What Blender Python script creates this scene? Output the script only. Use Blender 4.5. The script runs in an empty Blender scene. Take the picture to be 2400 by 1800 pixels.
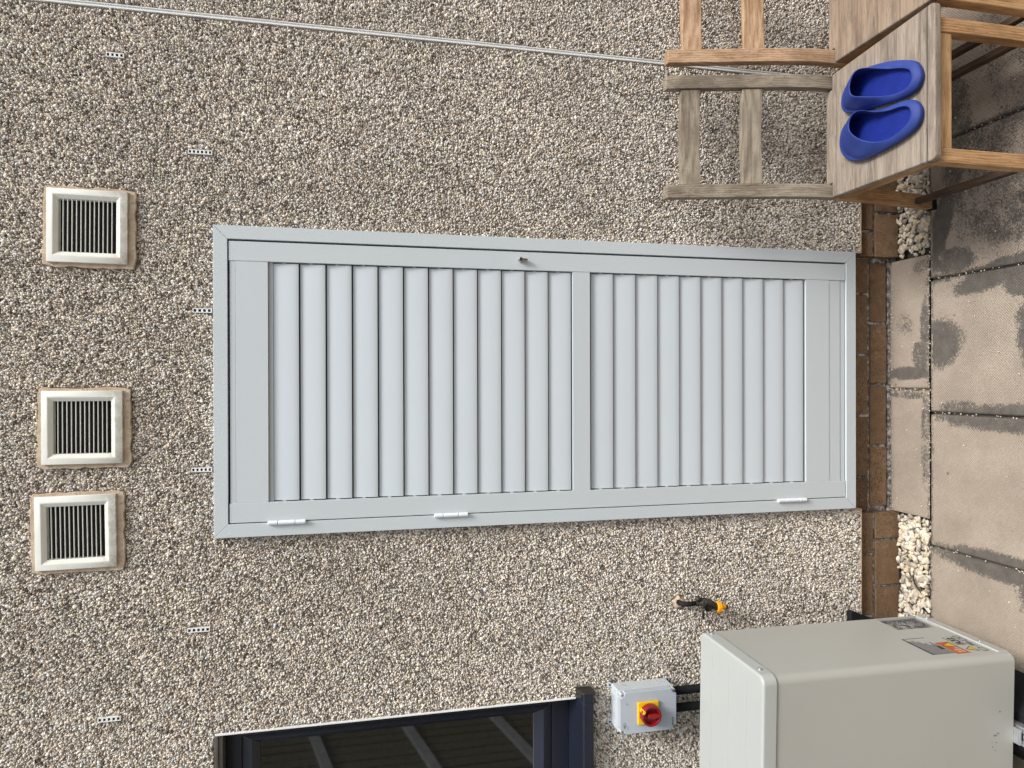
import bpy, math, random
import numpy as np
from mathutils import Vector, Matrix, Euler

# ------------------------------------------------------------------ camera, light, exposure
SC = bpy.context.scene
COL = SC.collection
F_PX, PITCH, YAW, ROLL, CAM_D, CAM_H = 1663.63, 0.219709, -0.0029175, -0.0031946, 2.22724, 1.943515
cd = bpy.data.cameras.new("camera"); cam = bpy.data.objects.new("camera", cd); COL.objects.link(cam)
Fv = Vector((math.sin(YAW)*math.cos(PITCH), math.cos(YAW)*math.cos(PITCH), -math.sin(PITCH)))
Rv = Vector((math.cos(YAW), -math.sin(YAW), 0)); Uv = Rv.cross(Fv)
R2 = Rv*math.cos(ROLL)+Uv*math.sin(ROLL); U2 = -Rv*math.sin(ROLL)+Uv*math.cos(ROLL)
X_, Y_, Z_ = -U2, R2, -Fv           # the photograph is lying on its side: its left is up
cam.matrix_world = Matrix(((X_.x, Y_.x, Z_.x, 0), (X_.y, Y_.y, Z_.y, -CAM_D), (X_.z, Y_.z, Z_.z, CAM_H), (0, 0, 0, 1)))
cd.sensor_fit = 'HORIZONTAL'; cd.sensor_width = 36.0; cd.lens = 36.0*F_PX/2400.0
cd.clip_start = 0.05; cd.clip_end = 2000
SC.camera = cam

SUN_EL, SUN_AZ = math.radians(58), math.radians(52)     # azimuth measured from the wall's outward normal towards +X
world = bpy.data.worlds.new("World"); SC.world = world; world.use_nodes = True
wn = world.node_tree; bg = wn.nodes['Background']
sky = wn.nodes.new('ShaderNodeTexSky'); sky.sky_type = 'NISHITA'; sky.sun_disc = False
sky.sun_elevation = SUN_EL; sky.sun_rotation = math.pi-SUN_AZ
sky.air_density = 1.2; sky.dust_density = 4.0; sky.ozone_density = 1.0
hs = wn.nodes.new('ShaderNodeHueSaturation'); hs.inputs['Saturation'].default_value = 0.32
wn.links.new(sky.outputs[0], hs.inputs['Color']); wn.links.new(hs.outputs[0], bg.inputs['Color'])
bg.inputs['Strength'].default_value = 0.12
sl = bpy.data.lights.new("sun", 'SUN'); sl.energy = 2.0; sl.angle = math.radians(20); sl.color = (1, .975, .94)
sun = bpy.data.objects.new("sun", sl); COL.objects.link(sun)
sd = Vector((math.sin(SUN_AZ)*math.cos(SUN_EL), -math.cos(SUN_AZ)*math.cos(SUN_EL), math.sin(SUN_EL)))
sun.rotation_euler = sd.to_track_quat('Z', 'Y').to_euler(); sun.location = sd*10
SC.view_settings.view_transform = 'Standard'; SC.view_settings.look = 'None'
SC.view_settings.exposure = 0.65; SC.view_settings.gamma = 1.0; SC.view_settings.use_curve_mapping = False

# ------------------------------------------------------------------ helpers
rng = np.random.default_rng(7); random.seed(7)
def lin(*c):
    o = []
    for v in c:
        v /= 255.0
        o.append(v/12.92 if v <= .04045 else ((v+.055)/1.055)**2.4)
    return tuple(o)+(1.0,)

class MB:
    def __init__(s): s.v = []; s.f = []
    def add(s, vs, fs):
        b = len(s.v); s.v += [tuple(v) for v in vs]; s.f += [tuple(i+b for i in f) for f in fs]; return s
    def box(s, x0, x1, y0, y1, z0, z1):
        return s.add([(x0,y0,z0),(x1,y0,z0),(x1,y1,z0),(x0,y1,z0),(x0,y0,z1),(x1,y0,z1),(x1,y1,z1),(x0,y1,z1)],
                     [(0,3,2,1),(4,5,6,7),(0,1,5,4),(1,2,6,5),(2,3,7,6),(3,0,4,7)])
    def prism(s, poly, a0, a1, axis):
        """poly = 2D points; extruded along axis from a0 to a1. axis x: (y,z); y: (x,z); z: (x,y)"""
        def p(q, a):
            return {'x': (a, q[0], q[1]), 'y': (q[0], a, q[1]), 'z': (q[0], q[1], a)}[axis]
        n = len(poly); vs = [p(q, a0) for q in poly]+[p(q, a1) for q in poly]
        return s.add(vs, [tuple(range(n))[::-1], tuple(range(n, 2*n))]+[(i, (i+1) % n, n+(i+1) % n, n+i) for i in range(n)])
    def lathe(s, prof, c, d, n=24, cap=True):
        """prof = [(radius, distance along d)]"""
        d = Vector(d).normalized(); a = d.orthogonal().normalized(); b = d.cross(a); c = Vector(c); vs = []; fs = []
        for r, h in prof:
            for k in range(n):
                t = 2*math.pi*k/n; vs.append(c+d*h+(a*math.cos(t)+b*math.sin(t))*r)
        for i in range(len(prof)-1):
            for k in range(n):
                fs.append((i*n+k, i*n+(k+1) % n, (i+1)*n+(k+1) % n, (i+1)*n+k))
        if cap: fs += [tuple(range(n))[::-1], tuple(range((len(prof)-1)*n, len(prof)*n))]
        return s.add(vs, fs)
    def cyl(s, p0, p1, r, n=20):
        d = Vector(p1)-Vector(p0); return s.lathe([(r, 0), (r, d.length)], p0, d, n)
    def loft(s, rings, closed=True, cap0=True, cap1=True):
        n = len(rings[0]); vs = [v for r in rings for v in r]; fs = []
        for i in range(len(rings)-1):
            for k in range(n if closed else n-1):
                fs.append((i*n+k, i*n+(k+1) % n, (i+1)*n+(k+1) % n, (i+1)*n+k))
        if cap0: fs.append(tuple(range(n))[::-1])
        if cap1: fs.append(tuple(range((len(rings)-1)*n, len(rings)*n)))
        return s.add(vs, fs)

def obj(name, mb, mat, parent=None, bevel=0.0, smooth=False, local=False, center=False, seg=2, recalc=True):
    off = Vector((0, 0, 0))
    if parent is not None and not local:
        q = parent
        while q is not None: off = off+q.location; q = q.parent
    c = Vector((0, 0, 0))
    if center:
        a = np.array(mb.v); c = Vector(((a.min(0)+a.max(0))/2).tolist())
    me = bpy.data.meshes.new(name)
    me.from_pydata([tuple(Vector(v)-(c if center else off)) for v in mb.v], [], mb.f)
    if recalc:
        import bmesh
        bm = bmesh.new(); bm.from_mesh(me); bmesh.ops.recalc_face_normals(bm, faces=bm.faces); bm.to_mesh(me); bm.free()
    me.materials.append(mat)
    if smooth: me.shade_smooth()
    o = bpy.data.objects.new(name, me); COL.objects.link(o)
    if parent is not None: o.parent = parent
    if center: o.location = c-off
    if bevel:
        m = o.modifiers.new("bevel", 'BEVEL'); m.width = bevel; m.segments = seg; m.limit_method = 'ANGLE'; m.angle_limit = math.radians(35)
        me.shade_smooth()
        m2 = o.modifiers.new("wn", 'WEIGHTED_NORMAL'); m2.keep_sharp = False; m2.weight = 80
    return o

def tag(o, label=None, cat=None, group=None, kind=None):
    if label: o['label'] = label
    if cat: o['category'] = cat
    if group: o['group'] = group
    if kind: o['kind'] = kind
    return o
def thing(name, label, cat, loc=(0,0,0), group=None):
    o = bpy.data.objects.new(name, None); COL.objects.link(o); o.location = loc; o.empty_display_size = .05
    return tag(o, label, cat, group)
def copy_tree(o, parent=None):
    c = o.copy(); COL.objects.link(c)
    if parent is not None: c.parent = parent
    for ch in list(o.children): copy_tree(ch, c)
    return c
def text(name, s, size, mat, parent, loc, rot, local=False, off=.0001, bold=0.0, align='LEFT'):
    cu = bpy.data.curves.new(name, 'FONT'); cu.body = s; cu.size = size; cu.extrude = off; cu.offset = bold; cu.align_x = align
    cu.resolution_u = 2
    t = bpy.data.objects.new(name, cu); COL.objects.link(t)
    dg = bpy.context.evaluated_depsgraph_get(); dg.update()
    me = bpy.data.meshes.new_from_object(t.evaluated_get(dg)); me.name = name
    bpy.data.objects.remove(t); me.materials.clear(); me.materials.append(mat)
    M = Matrix.Translation(Vector(loc)) @ Euler(rot).to_matrix().to_4x4()
    if parent is not None and not local:
        q = parent; o_ = Vector((0,0,0))
        while q is not None: o_ = o_+q.location; q = q.parent
        M = Matrix.Translation(-o_) @ M
    me.transform(M)
    o = bpy.data.objects.new(name, me); COL.objects.link(o)
    if parent is not None: o.parent = parent
    return o

# ---- node material helpers
class NM:
    def __init__(s, name, rough=.6, spec=.5):
        s.m = bpy.data.materials.new(name); s.m.use_nodes = True; s.t = s.m.node_tree; s.b = s.t.nodes['Principled BSDF']
        s.b.inputs['Roughness'].default_value = rough; s.b.inputs['Specular IOR Level'].default_value = spec
    def n(s, ty, **kw):
        x = s.t.nodes.new('ShaderNode'+ty)
        for k, v in kw.items(): setattr(x, k, v)
        return x
    def l(s, a, b): s.t.links.new(a, b)
    def inp(s, sock, v):
        if hasattr(v, 'is_output') or isinstance(v, bpy.types.NodeSocket): s.l(v, sock)
        else: sock.default_value = v
    def coord(s, kind='Object'): return s.n('TexCoord').outputs[kind]
    def mapping(s, v, scale=(1,1,1), loc=(0,0,0)):
        m = s.n('Mapping'); s.l(v, m.inputs['Vector']); s.inp(m.inputs['Scale'], scale); s.inp(m.inputs['Location'], loc); return m.outputs[0]
    def noise(s, v, scale, detail=4, rough=.5, dist=0):
        x = s.n('TexNoise'); s.l(v, x.inputs['Vector'])
        for k, q in (('Scale', scale), ('Detail', detail), ('Roughness', rough), ('Distortion', dist)): s.inp(x.inputs[k], q)
        return x.outputs['Fac']
    def vor(s, v, scale, feature='F1', out='Distance', rnd=1.0):
        x = s.n('TexVoronoi', feature=feature); s.l(v, x.inputs['Vector']); x.inputs['Scale'].default_value = scale
        x.inputs['Randomness'].default_value = rnd; return x.outputs[out]
    def ramp(s, f, stops, interp='LINEAR'):
        x = s.n('ValToRGB'); s.l(f, x.inputs[0]); cr = x.color_ramp; cr.interpolation = interp
        while len(cr.elements) < len(stops): cr.elements.new(.5)
        for e, (p, c) in zip(cr.elements, stops):
            e.position = p; e.color = c if isinstance(c, tuple) else (c, c, c, 1)
        return x.outputs[0]
    def mix(s, f, a, b, mode='MIX'):
        x = s.n('Mix', data_type='RGBA', blend_type=mode); s.inp(x.inputs[0], f); s.inp(x.inputs[6], a); s.inp(x.inputs[7], b); return x.outputs[2]
    def math(s, op, a, b=0.0, c=None, clamp=False):
        x = s.n('Math', operation=op, use_clamp=clamp); s.inp(x.inputs[0], a); s.inp(x.inputs[1], b)
        if c is not None: s.inp(x.inputs[2], c)
        return x.outputs[0]
    def color(s, c): s.inp(s.b.inputs['Base Color'], c)
    def rough(s, c): s.inp(s.b.inputs['Roughness'], c)
    def bump(s, h, dist=.001, strength=1.0):
        x = s.n('Bump'); x.inputs['Distance'].default_value = dist; x.inputs['Strength'].default_value = strength
        s.l(h, x.inputs['Height']); s.l(x.outputs[0], s.b.inputs['Normal']); return x

def plain(name, col, rough=.5, metal=0.0, spec=.5, var=.06, scale=6, bump=0.0, bscale=400):
    m = NM(name, rough, spec); m.b.inputs['Metallic'].default_value = metal
    co = m.coord(); f = m.noise(co, scale, 5, .6)
    lo = tuple(max(0, c*(1-var)) for c in col[:3])+(1,); hi = tuple(min(1, c*(1+var)) for c in col[:3])+(1,)
    m.color(m.ramp(f, [(.3, lo), (.7, hi)]))
    f2 = m.noise(co, scale*9, 3); m.rough(m.ramp(f2, [(.3, max(0, rough-.06)), (.7, min(1, rough+.08))]))
    if bump: m.bump(m.noise(co, bscale, 2), bump)
    return m.m

def wood(name, stops, axis, rough=.75, scale=1.0, knots=True):
    """axis = grain direction 0,1,2"""
    m = NM(name, rough, .3); co = m.coord(); rnd = m.n('ObjectInfo').outputs['Random']
    cb = m.n('CombineXYZ'); m.l(m.math('MULTIPLY', rnd, 7.3), cb.inputs[0]); m.l(m.math('MULTIPLY', rnd, 3.1), cb.inputs[1]); m.l(m.math('MULTIPLY', rnd, 5.7), cb.inputs[2])
    ad = m.n('VectorMath', operation='ADD'); m.l(co, ad.inputs[0]); m.l(cb.outputs[0], ad.inputs[1]); v = ad.outputs[0]
    sc = [1, 1, 1]; sc[axis] = .07
    g0 = m.mapping(v, tuple(sc)); warp = m.noise(v, 9*scale, 2, .5)
    rings = m.noise(g0, 55*scale, 5, .62, 1.2)
    sw = m.n('TexWave', wave_type='BANDS', bands_direction=['Y', 'X', 'X'][axis]); sc2 = [1, 1, 1]; sc2[axis] = .12
    m.l(m.mapping(v, tuple(sc2)), sw.inputs['Vector']); sw.inputs['Scale'].default_value = 42*scale
    sw.inputs['Distortion'].default_value = 5; sw.inputs['Detail'].default_value = 3; sw.inputs['Detail Scale'].default_value = 1.6
    f = m.math('MULTIPLY_ADD', sw.outputs['Fac'], .14, m.math('MULTIPLY_ADD', rings, .75, m.math('MULTIPLY', warp, .25)))
    f = m.math('SUBTRACT', f, .06)
    col = m.ramp(f, stops)
    patch = m.noise(v, 7*scale, 4, .6)
    col = m.mix(m.ramp(patch, [(.45, 0.0), (.7, .55)]), col, stops[0][1])
    fine = m.noise(m.mapping(v, tuple(sc)), 420*scale, 3, .7)
    col = m.mix(m.ramp(fine, [(.28, .75), (.42, 0.0)]), col, tuple(c*.28 for c in stops[0][1][:3])+(1,))
    m.color(col); m.bump(m.math('ADD', f, m.math('MULTIPLY', fine, .5)), .0012, .7)
    return m.m

# ------------------------------------------------------------------ materials
M = {}
M['frame'] = plain('cabinet_coating', lin(191,199,202), .42, spec=.4, var=.012, scale=3, bump=.00006, bscale=900)
M['slat'] = plain('slat_coating', lin(190,198,203), .38, spec=.4, var=.015, scale=3, bump=.00005, bscale=900)
M['hinge'] = plain('hinge_plastic', lin(222,228,232), .4, var=.01)
M['dark'] = plain('dark_void', (.006,.006,.007,1), .9, var=0)
M['chrome'] = plain('worn_chrome', (.55,.54,.5,1), .22, metal=1, var=.15, scale=200)
M['white'] = plain('white_pvc', lin(228,229,228), .45, var=.03, scale=30)
M['navy'] = plain('navy_frame', (.0095,.0125,.0235,1), .34, spec=.6, var=.12, scale=8, bump=.00005)
M['black'] = plain('black_rubber', (.008,.008,.0105,1), .75, spec=.3, var=.25, scale=40, bump=.0002, bscale=500)
M['galv'] = plain('galvanised_steel', (.62,.64,.66,1), .38, metal=.85, var=.15, scale=40)
M['ivory'] = plain('ivory_casing', lin(166,164,156), .42, spec=.45, var=.012, scale=2, bump=.00008, bscale=1300)
M['lid'] = plain('pale_lid', lin(170,174,171), .4, spec=.45, var=.015, scale=2, bump=.00006, bscale=1300)
M['box'] = plain('grey_abs', lin(186,194,198), .45, var=.02, scale=12)
M['boxlid'] = plain('grey_abs_lid', lin(172,180,188), .42, var=.03, scale=20)
M['yellow'] = plain('yellow_plastic', lin(222,178,8), .4, var=.04)
M['red'] = plain('red_plastic', lin(130,14,24), .38, var=.08, scale=30)
M['ink'] = plain('black_ink', (.012,.012,.014,1), .6, var=.1)
M['greyink'] = plain('grey_ink', (.12,.12,.13,1), .6, var=.1)
M['orange_s'] = plain('orange_label', lin(168,82,38), .5, var=.05)
M['yellow_s'] = plain('yellow_label', lin(190,166,30), .5, var=.05)
M['label_w'] = plain('silver_label', lin(158,158,156), .35, var=.05, scale=30)
M['bronze'] = plain('tarnished_brass', (.05,.045,.036,1), .5, metal=.5, var=.35, scale=90, bump=.0003, bscale=300)
M['hose_y'] = plain('hose_yellow', lin(246,168,8), .4, var=.05)
M['twig'] = plain('dry_twig', (.028,.022,.016,1), .8, var=.4, scale=80)
M['soil'] = plain('soil', (.05,.042,.033,1), .95, var=.4, scale=60, bump=.003, bscale=120)

# vents: white plastic, dirt gathered low on the lower inner slope
m = NM('vent_plastic', .45); co = m.coord(); g = m.n('SeparateXYZ'); m.l(co, g.inputs[0])
grime = m.noise(m.mapping(co, (1, 1, 1)), 45, 6, .7)
low = m.ramp(m.math('MULTIPLY_ADD', g.outputs[2], -4.5, .35), [(.45, 0.0), (.85, 1.0)])
f = m.math('MULTIPLY', m.ramp(grime, [(.38, 0.0), (.7, 1.0)]), low)
m.color(m.mix(m.math('MULTIPLY_ADD', f, .75, .03), m.ramp(m.noise(co, 12, 3), [(.3, lin(216,217,208)), (.7, lin(228,229,222))]), lin(150,138,112)))
M['vent'] = m.m
# mortar / render stucco band
m = NM('tan_mortar', .9, .2); co = m.coord()
c = m.ramp(m.noise(co, 28, 6, .65), [(.3, lin(168,148,126)), (.55, lin(190,172,150)), (.75, lin(206,196,180))])
c = m.mix(m.ramp(m.noise(co, 60, 5, .7, 1.0), [(.56, 0.0), (.66, .6)]), c, lin(120,108,95))
m.color(c); m.bump(m.noise(co, 160, 4, .6), .0015); M['mortar_tan'] = m.m
# render behind the chippings
m = NM('render_base', .95, .1); co = m.coord()
m.color(m.ramp(m.noise(co, 190, 4, .7), [(.3, lin(122,115,106)), (.7, lin(180,171,158))])); m.bump(m.noise(co, 260, 3), .002)
M['render_base'] = m.m
# far part of the same wall, dash drawn by cells, shadow gaps between stones painted dark
m = NM('dash_far', .9, .2); co = m.coord()
v = m.vor(co, 140, out='Color'); sp = m.n('SeparateColor'); m.l(v, sp.inputs[0])
d = m.vor(co, 140)
c = m.ramp(sp.outputs[0], [(0, lin(98,86,76)), (.25, lin(150,134,116)), (.5, lin(196,180,158)), (.8, lin(226,214,194)), (1, lin(206,208,212))])
m.color(m.mix(m.ramp(d, [(.35, 0.0), (.62, .9)]), c, lin(70,60,52))); m.bump(m.math('SUBTRACT', 1, d), .004); M['dash_far'] = m.m
# chippings
m = NM('stone_chippings', .85, .12); at = m.n('Attribute', attribute_name='tone', attribute_type='GEOMETRY'); co = m.coord()
PAL = [(0, lin(78,74,72)), (.09, lin(122,114,106)), (.22, lin(176,166,153)), (.40, lin(216,205,190)), (.58, lin(240,231,215)), (.82, lin(248,241,229)), (.89, lin(214,218,225)), (.94, lin(226,212,202)), (.97, lin(196,202,198)), (1.0, lin(250,250,248))]
c = m.ramp(at.outputs['Fac'], PAL); c = m.mix(m.ramp(m.noise(co, 320, 3, .6), [(.35, .2), (.6, 0.0)]), c, lin(150,136,122))
c = m.mix(m.ramp(m.noise(co, 2.2, 3, .6), [(.42, 0.0), (.72, .22)]), c, lin(122,114,104))
m.color(c); M['chips'] = m.m

def brickmat():
    m = NM('brown_brick', .85, .2); co = m.coord(); r = m.n('NewGeometry').outputs['Random Per Island']
    c = m.ramp(r, [(0, lin(110,88,68)), (.5, lin(128,103,79)), (1, lin(140,114,88))])
    c = m.mix(m.ramp(m.noise(co, 40, 5, .6), [(.35, .35), (.6, 0.0)]), c, lin(84,64,50))
    c = m.mix(m.ramp(m.noise(co, 300, 2, .4), [(.61, 0.0), (.65, 1.0)]), c, lin(36,26,20))
    c = m.mix(m.ramp(m.noise(co, 18, 7, .75, .6), [(.60, 0.0), (.72, .5)]), c, lin(176,166,156))
    m.color(c); h = m.noise(co, 300, 3, .6); m.bump(h, .0012); return m.m
M['brick'] = brickmat()
m = NM('brick_mortar', .95, .1); co = m.coord()
m.color(m.ramp(m.noise(co, 45, 6, .75), [(.32, lin(84,76,68)), (.48, lin(122,114,106)), (.58, lin(200,198,198)), (.75, lin(215,213,210))])); m.bump(m.noise(co, 150, 4, .6), .003)
M['mortar'] = m.m

GREY = [(.24, lin(80,71,61)), (.40, lin(120,108,93)), (.60, lin(150,139,122)), (.85, lin(176,166,150))]
GREYD = [(.22, lin(70,61,51)), (.42, lin(102,90,75)), (.62, lin(126,112,93)), (.85, lin(148,135,116))]
TAN = [(.24, lin(108,82,58)), (.42, lin(160,128,98)), (.58, lin(188,158,128)), (.85, lin(202,178,150))]
ORG = [(.24, lin(110,78,48)), (.42, lin(160,121,82)), (.58, lin(188,151,110)), (.85, lin(204,173,134))]
STR = [(.22, lin(44,34,28)), (.42, lin(74,58,46)), (.62, lin(96,78,62)), (.85, lin(112,94,78))]
for nm, st in (('grey', GREY), ('greyd', GREYD), ('tan', TAN), ('org', ORG), ('str', STR)):
    for a in range(3): M['w_%s%d' % (nm, a)] = wood('wood_%s_%s' % (nm, 'xyz'[a]), st, a)
# seat: edge-glued strips along X
def seatmat(name, c0, c1, c2):
    m = NM(name, .72, .3); co = m.coord(); sp = m.n('SeparateXYZ'); m.l(co, sp.inputs[0])
    rnd = m.n('ObjectInfo').outputs['Random']
    row = m.math('FLOOR', m.math('MULTIPLY', sp.outputs[1], 1/.085))
    off = m.math('FRACT', m.math('MULTIPLY', m.math('SINE', m.math('MULTIPLY', row, 12.9898)), 43758.5))
    colm = m.math('FLOOR', m.math('ADD', m.math('MULTIPLY', sp.outputs[0], 1/.26), off))
    wn_ = m.n('TexWhiteNoise', noise_dimensions='3D'); cb = m.n('CombineXYZ'); m.l(row, cb.inputs[0]); m.l(colm, cb.inputs[1]); m.l(rnd, cb.inputs[2]); m.l(cb.outputs[0], wn_.inputs['Vector'])
    ad = m.n('VectorMath', operation='ADD'); m.l(co, ad.inputs[0]); m.l(wn_.outputs['Color'], ad.inputs[1]); v = ad.outputs[0]
    g = m.noise(m.mapping(v, (.08, 1, 1)), 75, 6, .68, .8)
    f = m.math('MULTIPLY_ADD', m.math('SUBTRACT', wn_.outputs['Value'], .5), .13, g)
    c = m.ramp(f, [(.25, c0), (.5, c1), (.78, c2)])
    c = m.mix(m.ramp(m.noise(m.mapping(co, (.25, 1, 1)), 15, 6, .72, .4), [(.48, 0.0), (.66, .75)]), c, lin(92,84,77))
    ed = m.math('ABSOLUTE', m.math('ADD', sp.outputs[1], m.math('MULTIPLY_ADD', m.noise(co, 9, 2), .004, .1925))); c = m.mix(m.ramp(ed, [(.0004, .9), (.0013, 0.0)]), c, lin(50,42,36))
    jy = m.math('PINGPONG', sp.outputs[1], .0425); c = m.mix(m.ramp(jy, [(0, .35), (.0006, 0.0)]), c, lin(70,58,48))
    fine = m.noise(m.mapping(v, (.05, 1, 1)), 500, 2, .6); c = m.mix(m.ramp(fine, [(.3, .5), (.43, 0.0)]), c, lin(84,72,62))
    m.color(c); m.bump(m.math('ADD', g, m.math('MULTIPLY', fine, .4)), .0009, .6); return m.m
M['seat'] = seatmat('weathered_seat', lin(100,91,82), lin(142,130,117), lin(168,157,143))
M['seat2'] = seatmat('weathered_seat_brown', lin(104,88,74), lin(142,124,106), lin(166,148,130))

m = NM('blue_foam', .62, .35); co = m.coord()
m.color(m.ramp(m.noise(co, 14, 4, .6), [(.3, lin(36,54,122)), (.7, lin(46,67,140))])); m.bump(m.noise(co, 700, 2), .00025); M['blue'] = m.m
m = NM('blue_insole', .6, .3); co = m.coord(); ch = m.n('TexChecker'); m.l(m.mapping(co, (1, .6, 0)), ch.inputs['Vector']); ch.inputs['Scale'].default_value = 330
m.color(m.mix(m.math('MULTIPLY', ch.outputs['Fac'], .45), m.ramp(m.noise(co, 20, 3), [(.3, lin(20,40,130)), (.7, lin(28,50,148))]), lin(12,22,84))); m.bump(ch.outputs['Fac'], .0012, .8); M['insole'] = m.m

# ------------------------------------------------------------------ paving
JX = [.3494-.46*k for k in range(-14, 16)]
YROW = -.1475
def stain_field(X, Y):
    """lichen and dirt mask, 0..1, with shapes as on the real slabs, plus broad darkening under the chairs"""
    s = np.zeros_like(X)
    d = np.min([np.abs(X-j) for j in JX], axis=0)
    near = Y < YROW
    s = np.maximum(s, np.where(near, np.exp(-(d/.026)**2)*.66, 0))
    dy = np.abs(Y-YROW); s = np.maximum(s, np.exp(-(dy/.022)**2)*.62)
    def blob(cx, cy, rx, ry, a=1.0, ang=0.0, side=None):
        nonlocal s
        c_, s_ = math.cos(ang), math.sin(ang); u = (X-cx)*c_+(Y-cy)*s_; v = -(X-cx)*s_+(Y-cy)*c_
        q = np.sqrt((u/rx)**2+(v/ry)**2); w = a*np.clip(1.9-q*1.35, 0, 1)
        if side == 'big': w = np.where(Y < YROW-.012, w, 0)
        if side == 'small': w = np.where(Y > YROW+.006, w, 0)
        s = np.maximum(s, w)
    blob(.128, -.185, .088, .100, .86, 0, 'big'); blob(.15, -.56, .14, .085, .9)
    blob(.335, -.41, .040, .17, .92, .22); blob(.30, -.50, .05, .08, .85); blob(-.115, -.50, .045, .36, .86); blob(-.09, -.28, .03, .10, .7)
    blob(-.575, -.46, .045, .28, .92); blob(-.62, -.60, .09, .14, .8)
    blob(.50, -.185, .16, .045, .92, -.35, 'big'); blob(.40, -.25, .05, .10, .7); blob(.62, -.42, .27, .22, .54); blob(.82, -.26, .26, .07, .62); blob(1.0, -.55, .4, .25, .46)  # the broad blobs darken the ground under the chairs
    # narrow slabs
    blob(.028, -.05, .024, .13, .85, 0, 'small'); blob(.16, -.125, .17, .022, .66, 0, 'small'); blob(.09, -.10, .06, .035, .62, 0, 'small')
    blob(-.05, -.06, .018, .12, .58, 0, 'small'); blob(-.20, -.125, .22, .022, .55, 0, 'small'); blob(.40, -.11, .03, .04, .5, 0, 'small'); blob(.20, -.03, .05, .05, .42, 0, 'small')
    return s
def grid_slabs(name, xs, ys, slabs, z_slab, mat, kind=True):
    X, Y = np.meshgrid(xs, ys); Z = np.full_like(X, -.018)
    for (x0, x1, y0, y1, dz, tx, ty) in slabs:
        e = np.minimum(np.minimum(X-x0, x1-X), np.minimum(Y-y0, y1-Y)); k = e >= -1e-6
        zz = z_slab+dz+tx*(X-(x0+x1)/2)+ty*(Y-(y0+y1)/2)-.0025*np.exp(-np.clip(e, 0, 1)/.003)
        Z = np.where(k, zz, Z)
    nx, ny = len(xs), len(ys); V = np.stack([X.ravel(), Y.ravel(), Z.ravel()], 1)
    i = np.arange(nx-1)[None, :]+nx*np.arange(ny-1)[:, None]; i = i.ravel()
    Fc = np.stack([i, i+1, i+nx+1, i+nx], 1)
    me = fast_mesh(name, V, Fc, 4); me.materials.append(mat)
    a = me.attributes.new('stain', 'FLOAT', 'POINT'); a.data.foreach_set('value', stain_field(X, Y).ravel().astype(np.float32))
    me.polygons.foreach_set('use_smooth', np.ones(len(Fc), bool))
    o = bpy.data.objects.new(name, me); COL.objects.link(o); return o
def fast_mesh(name, V, Fc, k):
    me = bpy.data.meshes.new(name); me.vertices.add(len(V)); me.vertices.foreach_set('co', V.astype(np.float32).ravel())
    me.loops.add(len(Fc)*k); me.loops.foreach_set('vertex_index', Fc.astype(np.int32).ravel())
    me.polygons.add(len(Fc)); me.polygons.foreach_set('loop_start', (np.arange(len(Fc))*k).astype(np.int32))
    me.update(calc_edges=True); return me
m = NM('concrete_slab', .85, .25); co = m.coord(); st = m.n('Attribute', attribute_name='stain', attribute_type='GEOMETRY').outputs['Fac']
base = m.ramp(m.noise(co, 5, 6, .6), [(.3, lin(150,139,126)), (.5, lin(168,155,141)), (.72, lin(182,170,155))])
base = m.mix(m.ramp(m.noise(co, 140, 3, .6), [(.35, .3), (.6, 0.0)]), base, lin(128,114,100))
n1 = m.noise(co, 22, 8, .72); n2 = m.noise(co, 130, 5, .78); n3 = m.noise(co, 7, 4, .6)
f = m.math('ADD', st, m.math('MULTIPLY', m.math('SUBTRACT', n1, .5), .9)); f = m.math('ADD', f, m.math('MULTIPLY', m.math('SUBTRACT', n2, .5), 1.5))
f = m.math('ADD', f, m.math('MULTIPLY', m.math('SUBTRACT', n3, .5), .6))
c = m.mix(m.ramp(f, [(.46, 0.0), (.54, .62), (.66, .96)]), base, m.ramp(m.noise(co, 30, 5, .6), [(.3, lin(80,77,73)), (.7, lin(104,100,94))]))
c = m.mix(m.ramp(m.noise(m.mapping(co, (1, 1, 1), (3, 1, 0)), 34, 2, .3), [(.76, 0.0), (.79, .7)]), c, lin(66,58,52))
rot = m.n('Mapping'); m.l(co, rot.inputs['Vector']); rot.inputs['Rotation'].default_value = (0, 0, math.radians(45))
w1 = m.n('TexWave', wave_type='BANDS', bands_direction='X'); w2 = m.n('TexWave', wave_type='BANDS', bands_direction='Y')
for w in (w1, w2): m.l(rot.outputs[0], w.inputs['Vector']); w.inputs['Scale'].default_value = 52; w.inputs['Distortion'].default_value = .4
dim = m.math('MULTIPLY', w1.outputs['Fac'], w2.outputs['Fac'])
c = m.mix(m.ramp(dim, [(.1, .22), (.5, 0.0)]), c, lin(96,84,74)); m.color(c)
m.bump(m.math('ADD', m.math('MULTIPLY', dim, .8), m.math('MULTIPLY', m.noise(co, 420, 3, .7), .6)), .0022, .9)
M['slab'] = m.m
xs = np.unique(np.round(np.concatenate([np.arange(-1.9, 1.9, .006)]+[[j-.0052, j-.0048, j-.003, j+.003, j+.0048, j+.0052] for j in JX if abs(j) < 1.9]), 5))
ys = np.unique(np.round(np.concatenate([np.arange(-1.10, YROW-.001, .006), [YROW-.005, YROW-.002, YROW, -.6075-.005, -.6075-.0048, -.6075+.0048, -.6075+.005, -.6075]]), 5))
slabs = []
JS = sorted(JX)
for a, b in zip(JS[:-1], JS[1:]):
    for y0, y1 in ((-.6025, YROW-.002), (-1.10, -.6125)):
        slabs.append((a+.005, b-.005, y0, y1, random.uniform(-.0015, .0015), random.uniform(-.004, .004), random.uniform(-.003, .003)))
tag(grid_slabs('patio_paving', xs, ys, slabs, 0.0, M['slab']), kind='structure')
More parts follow.
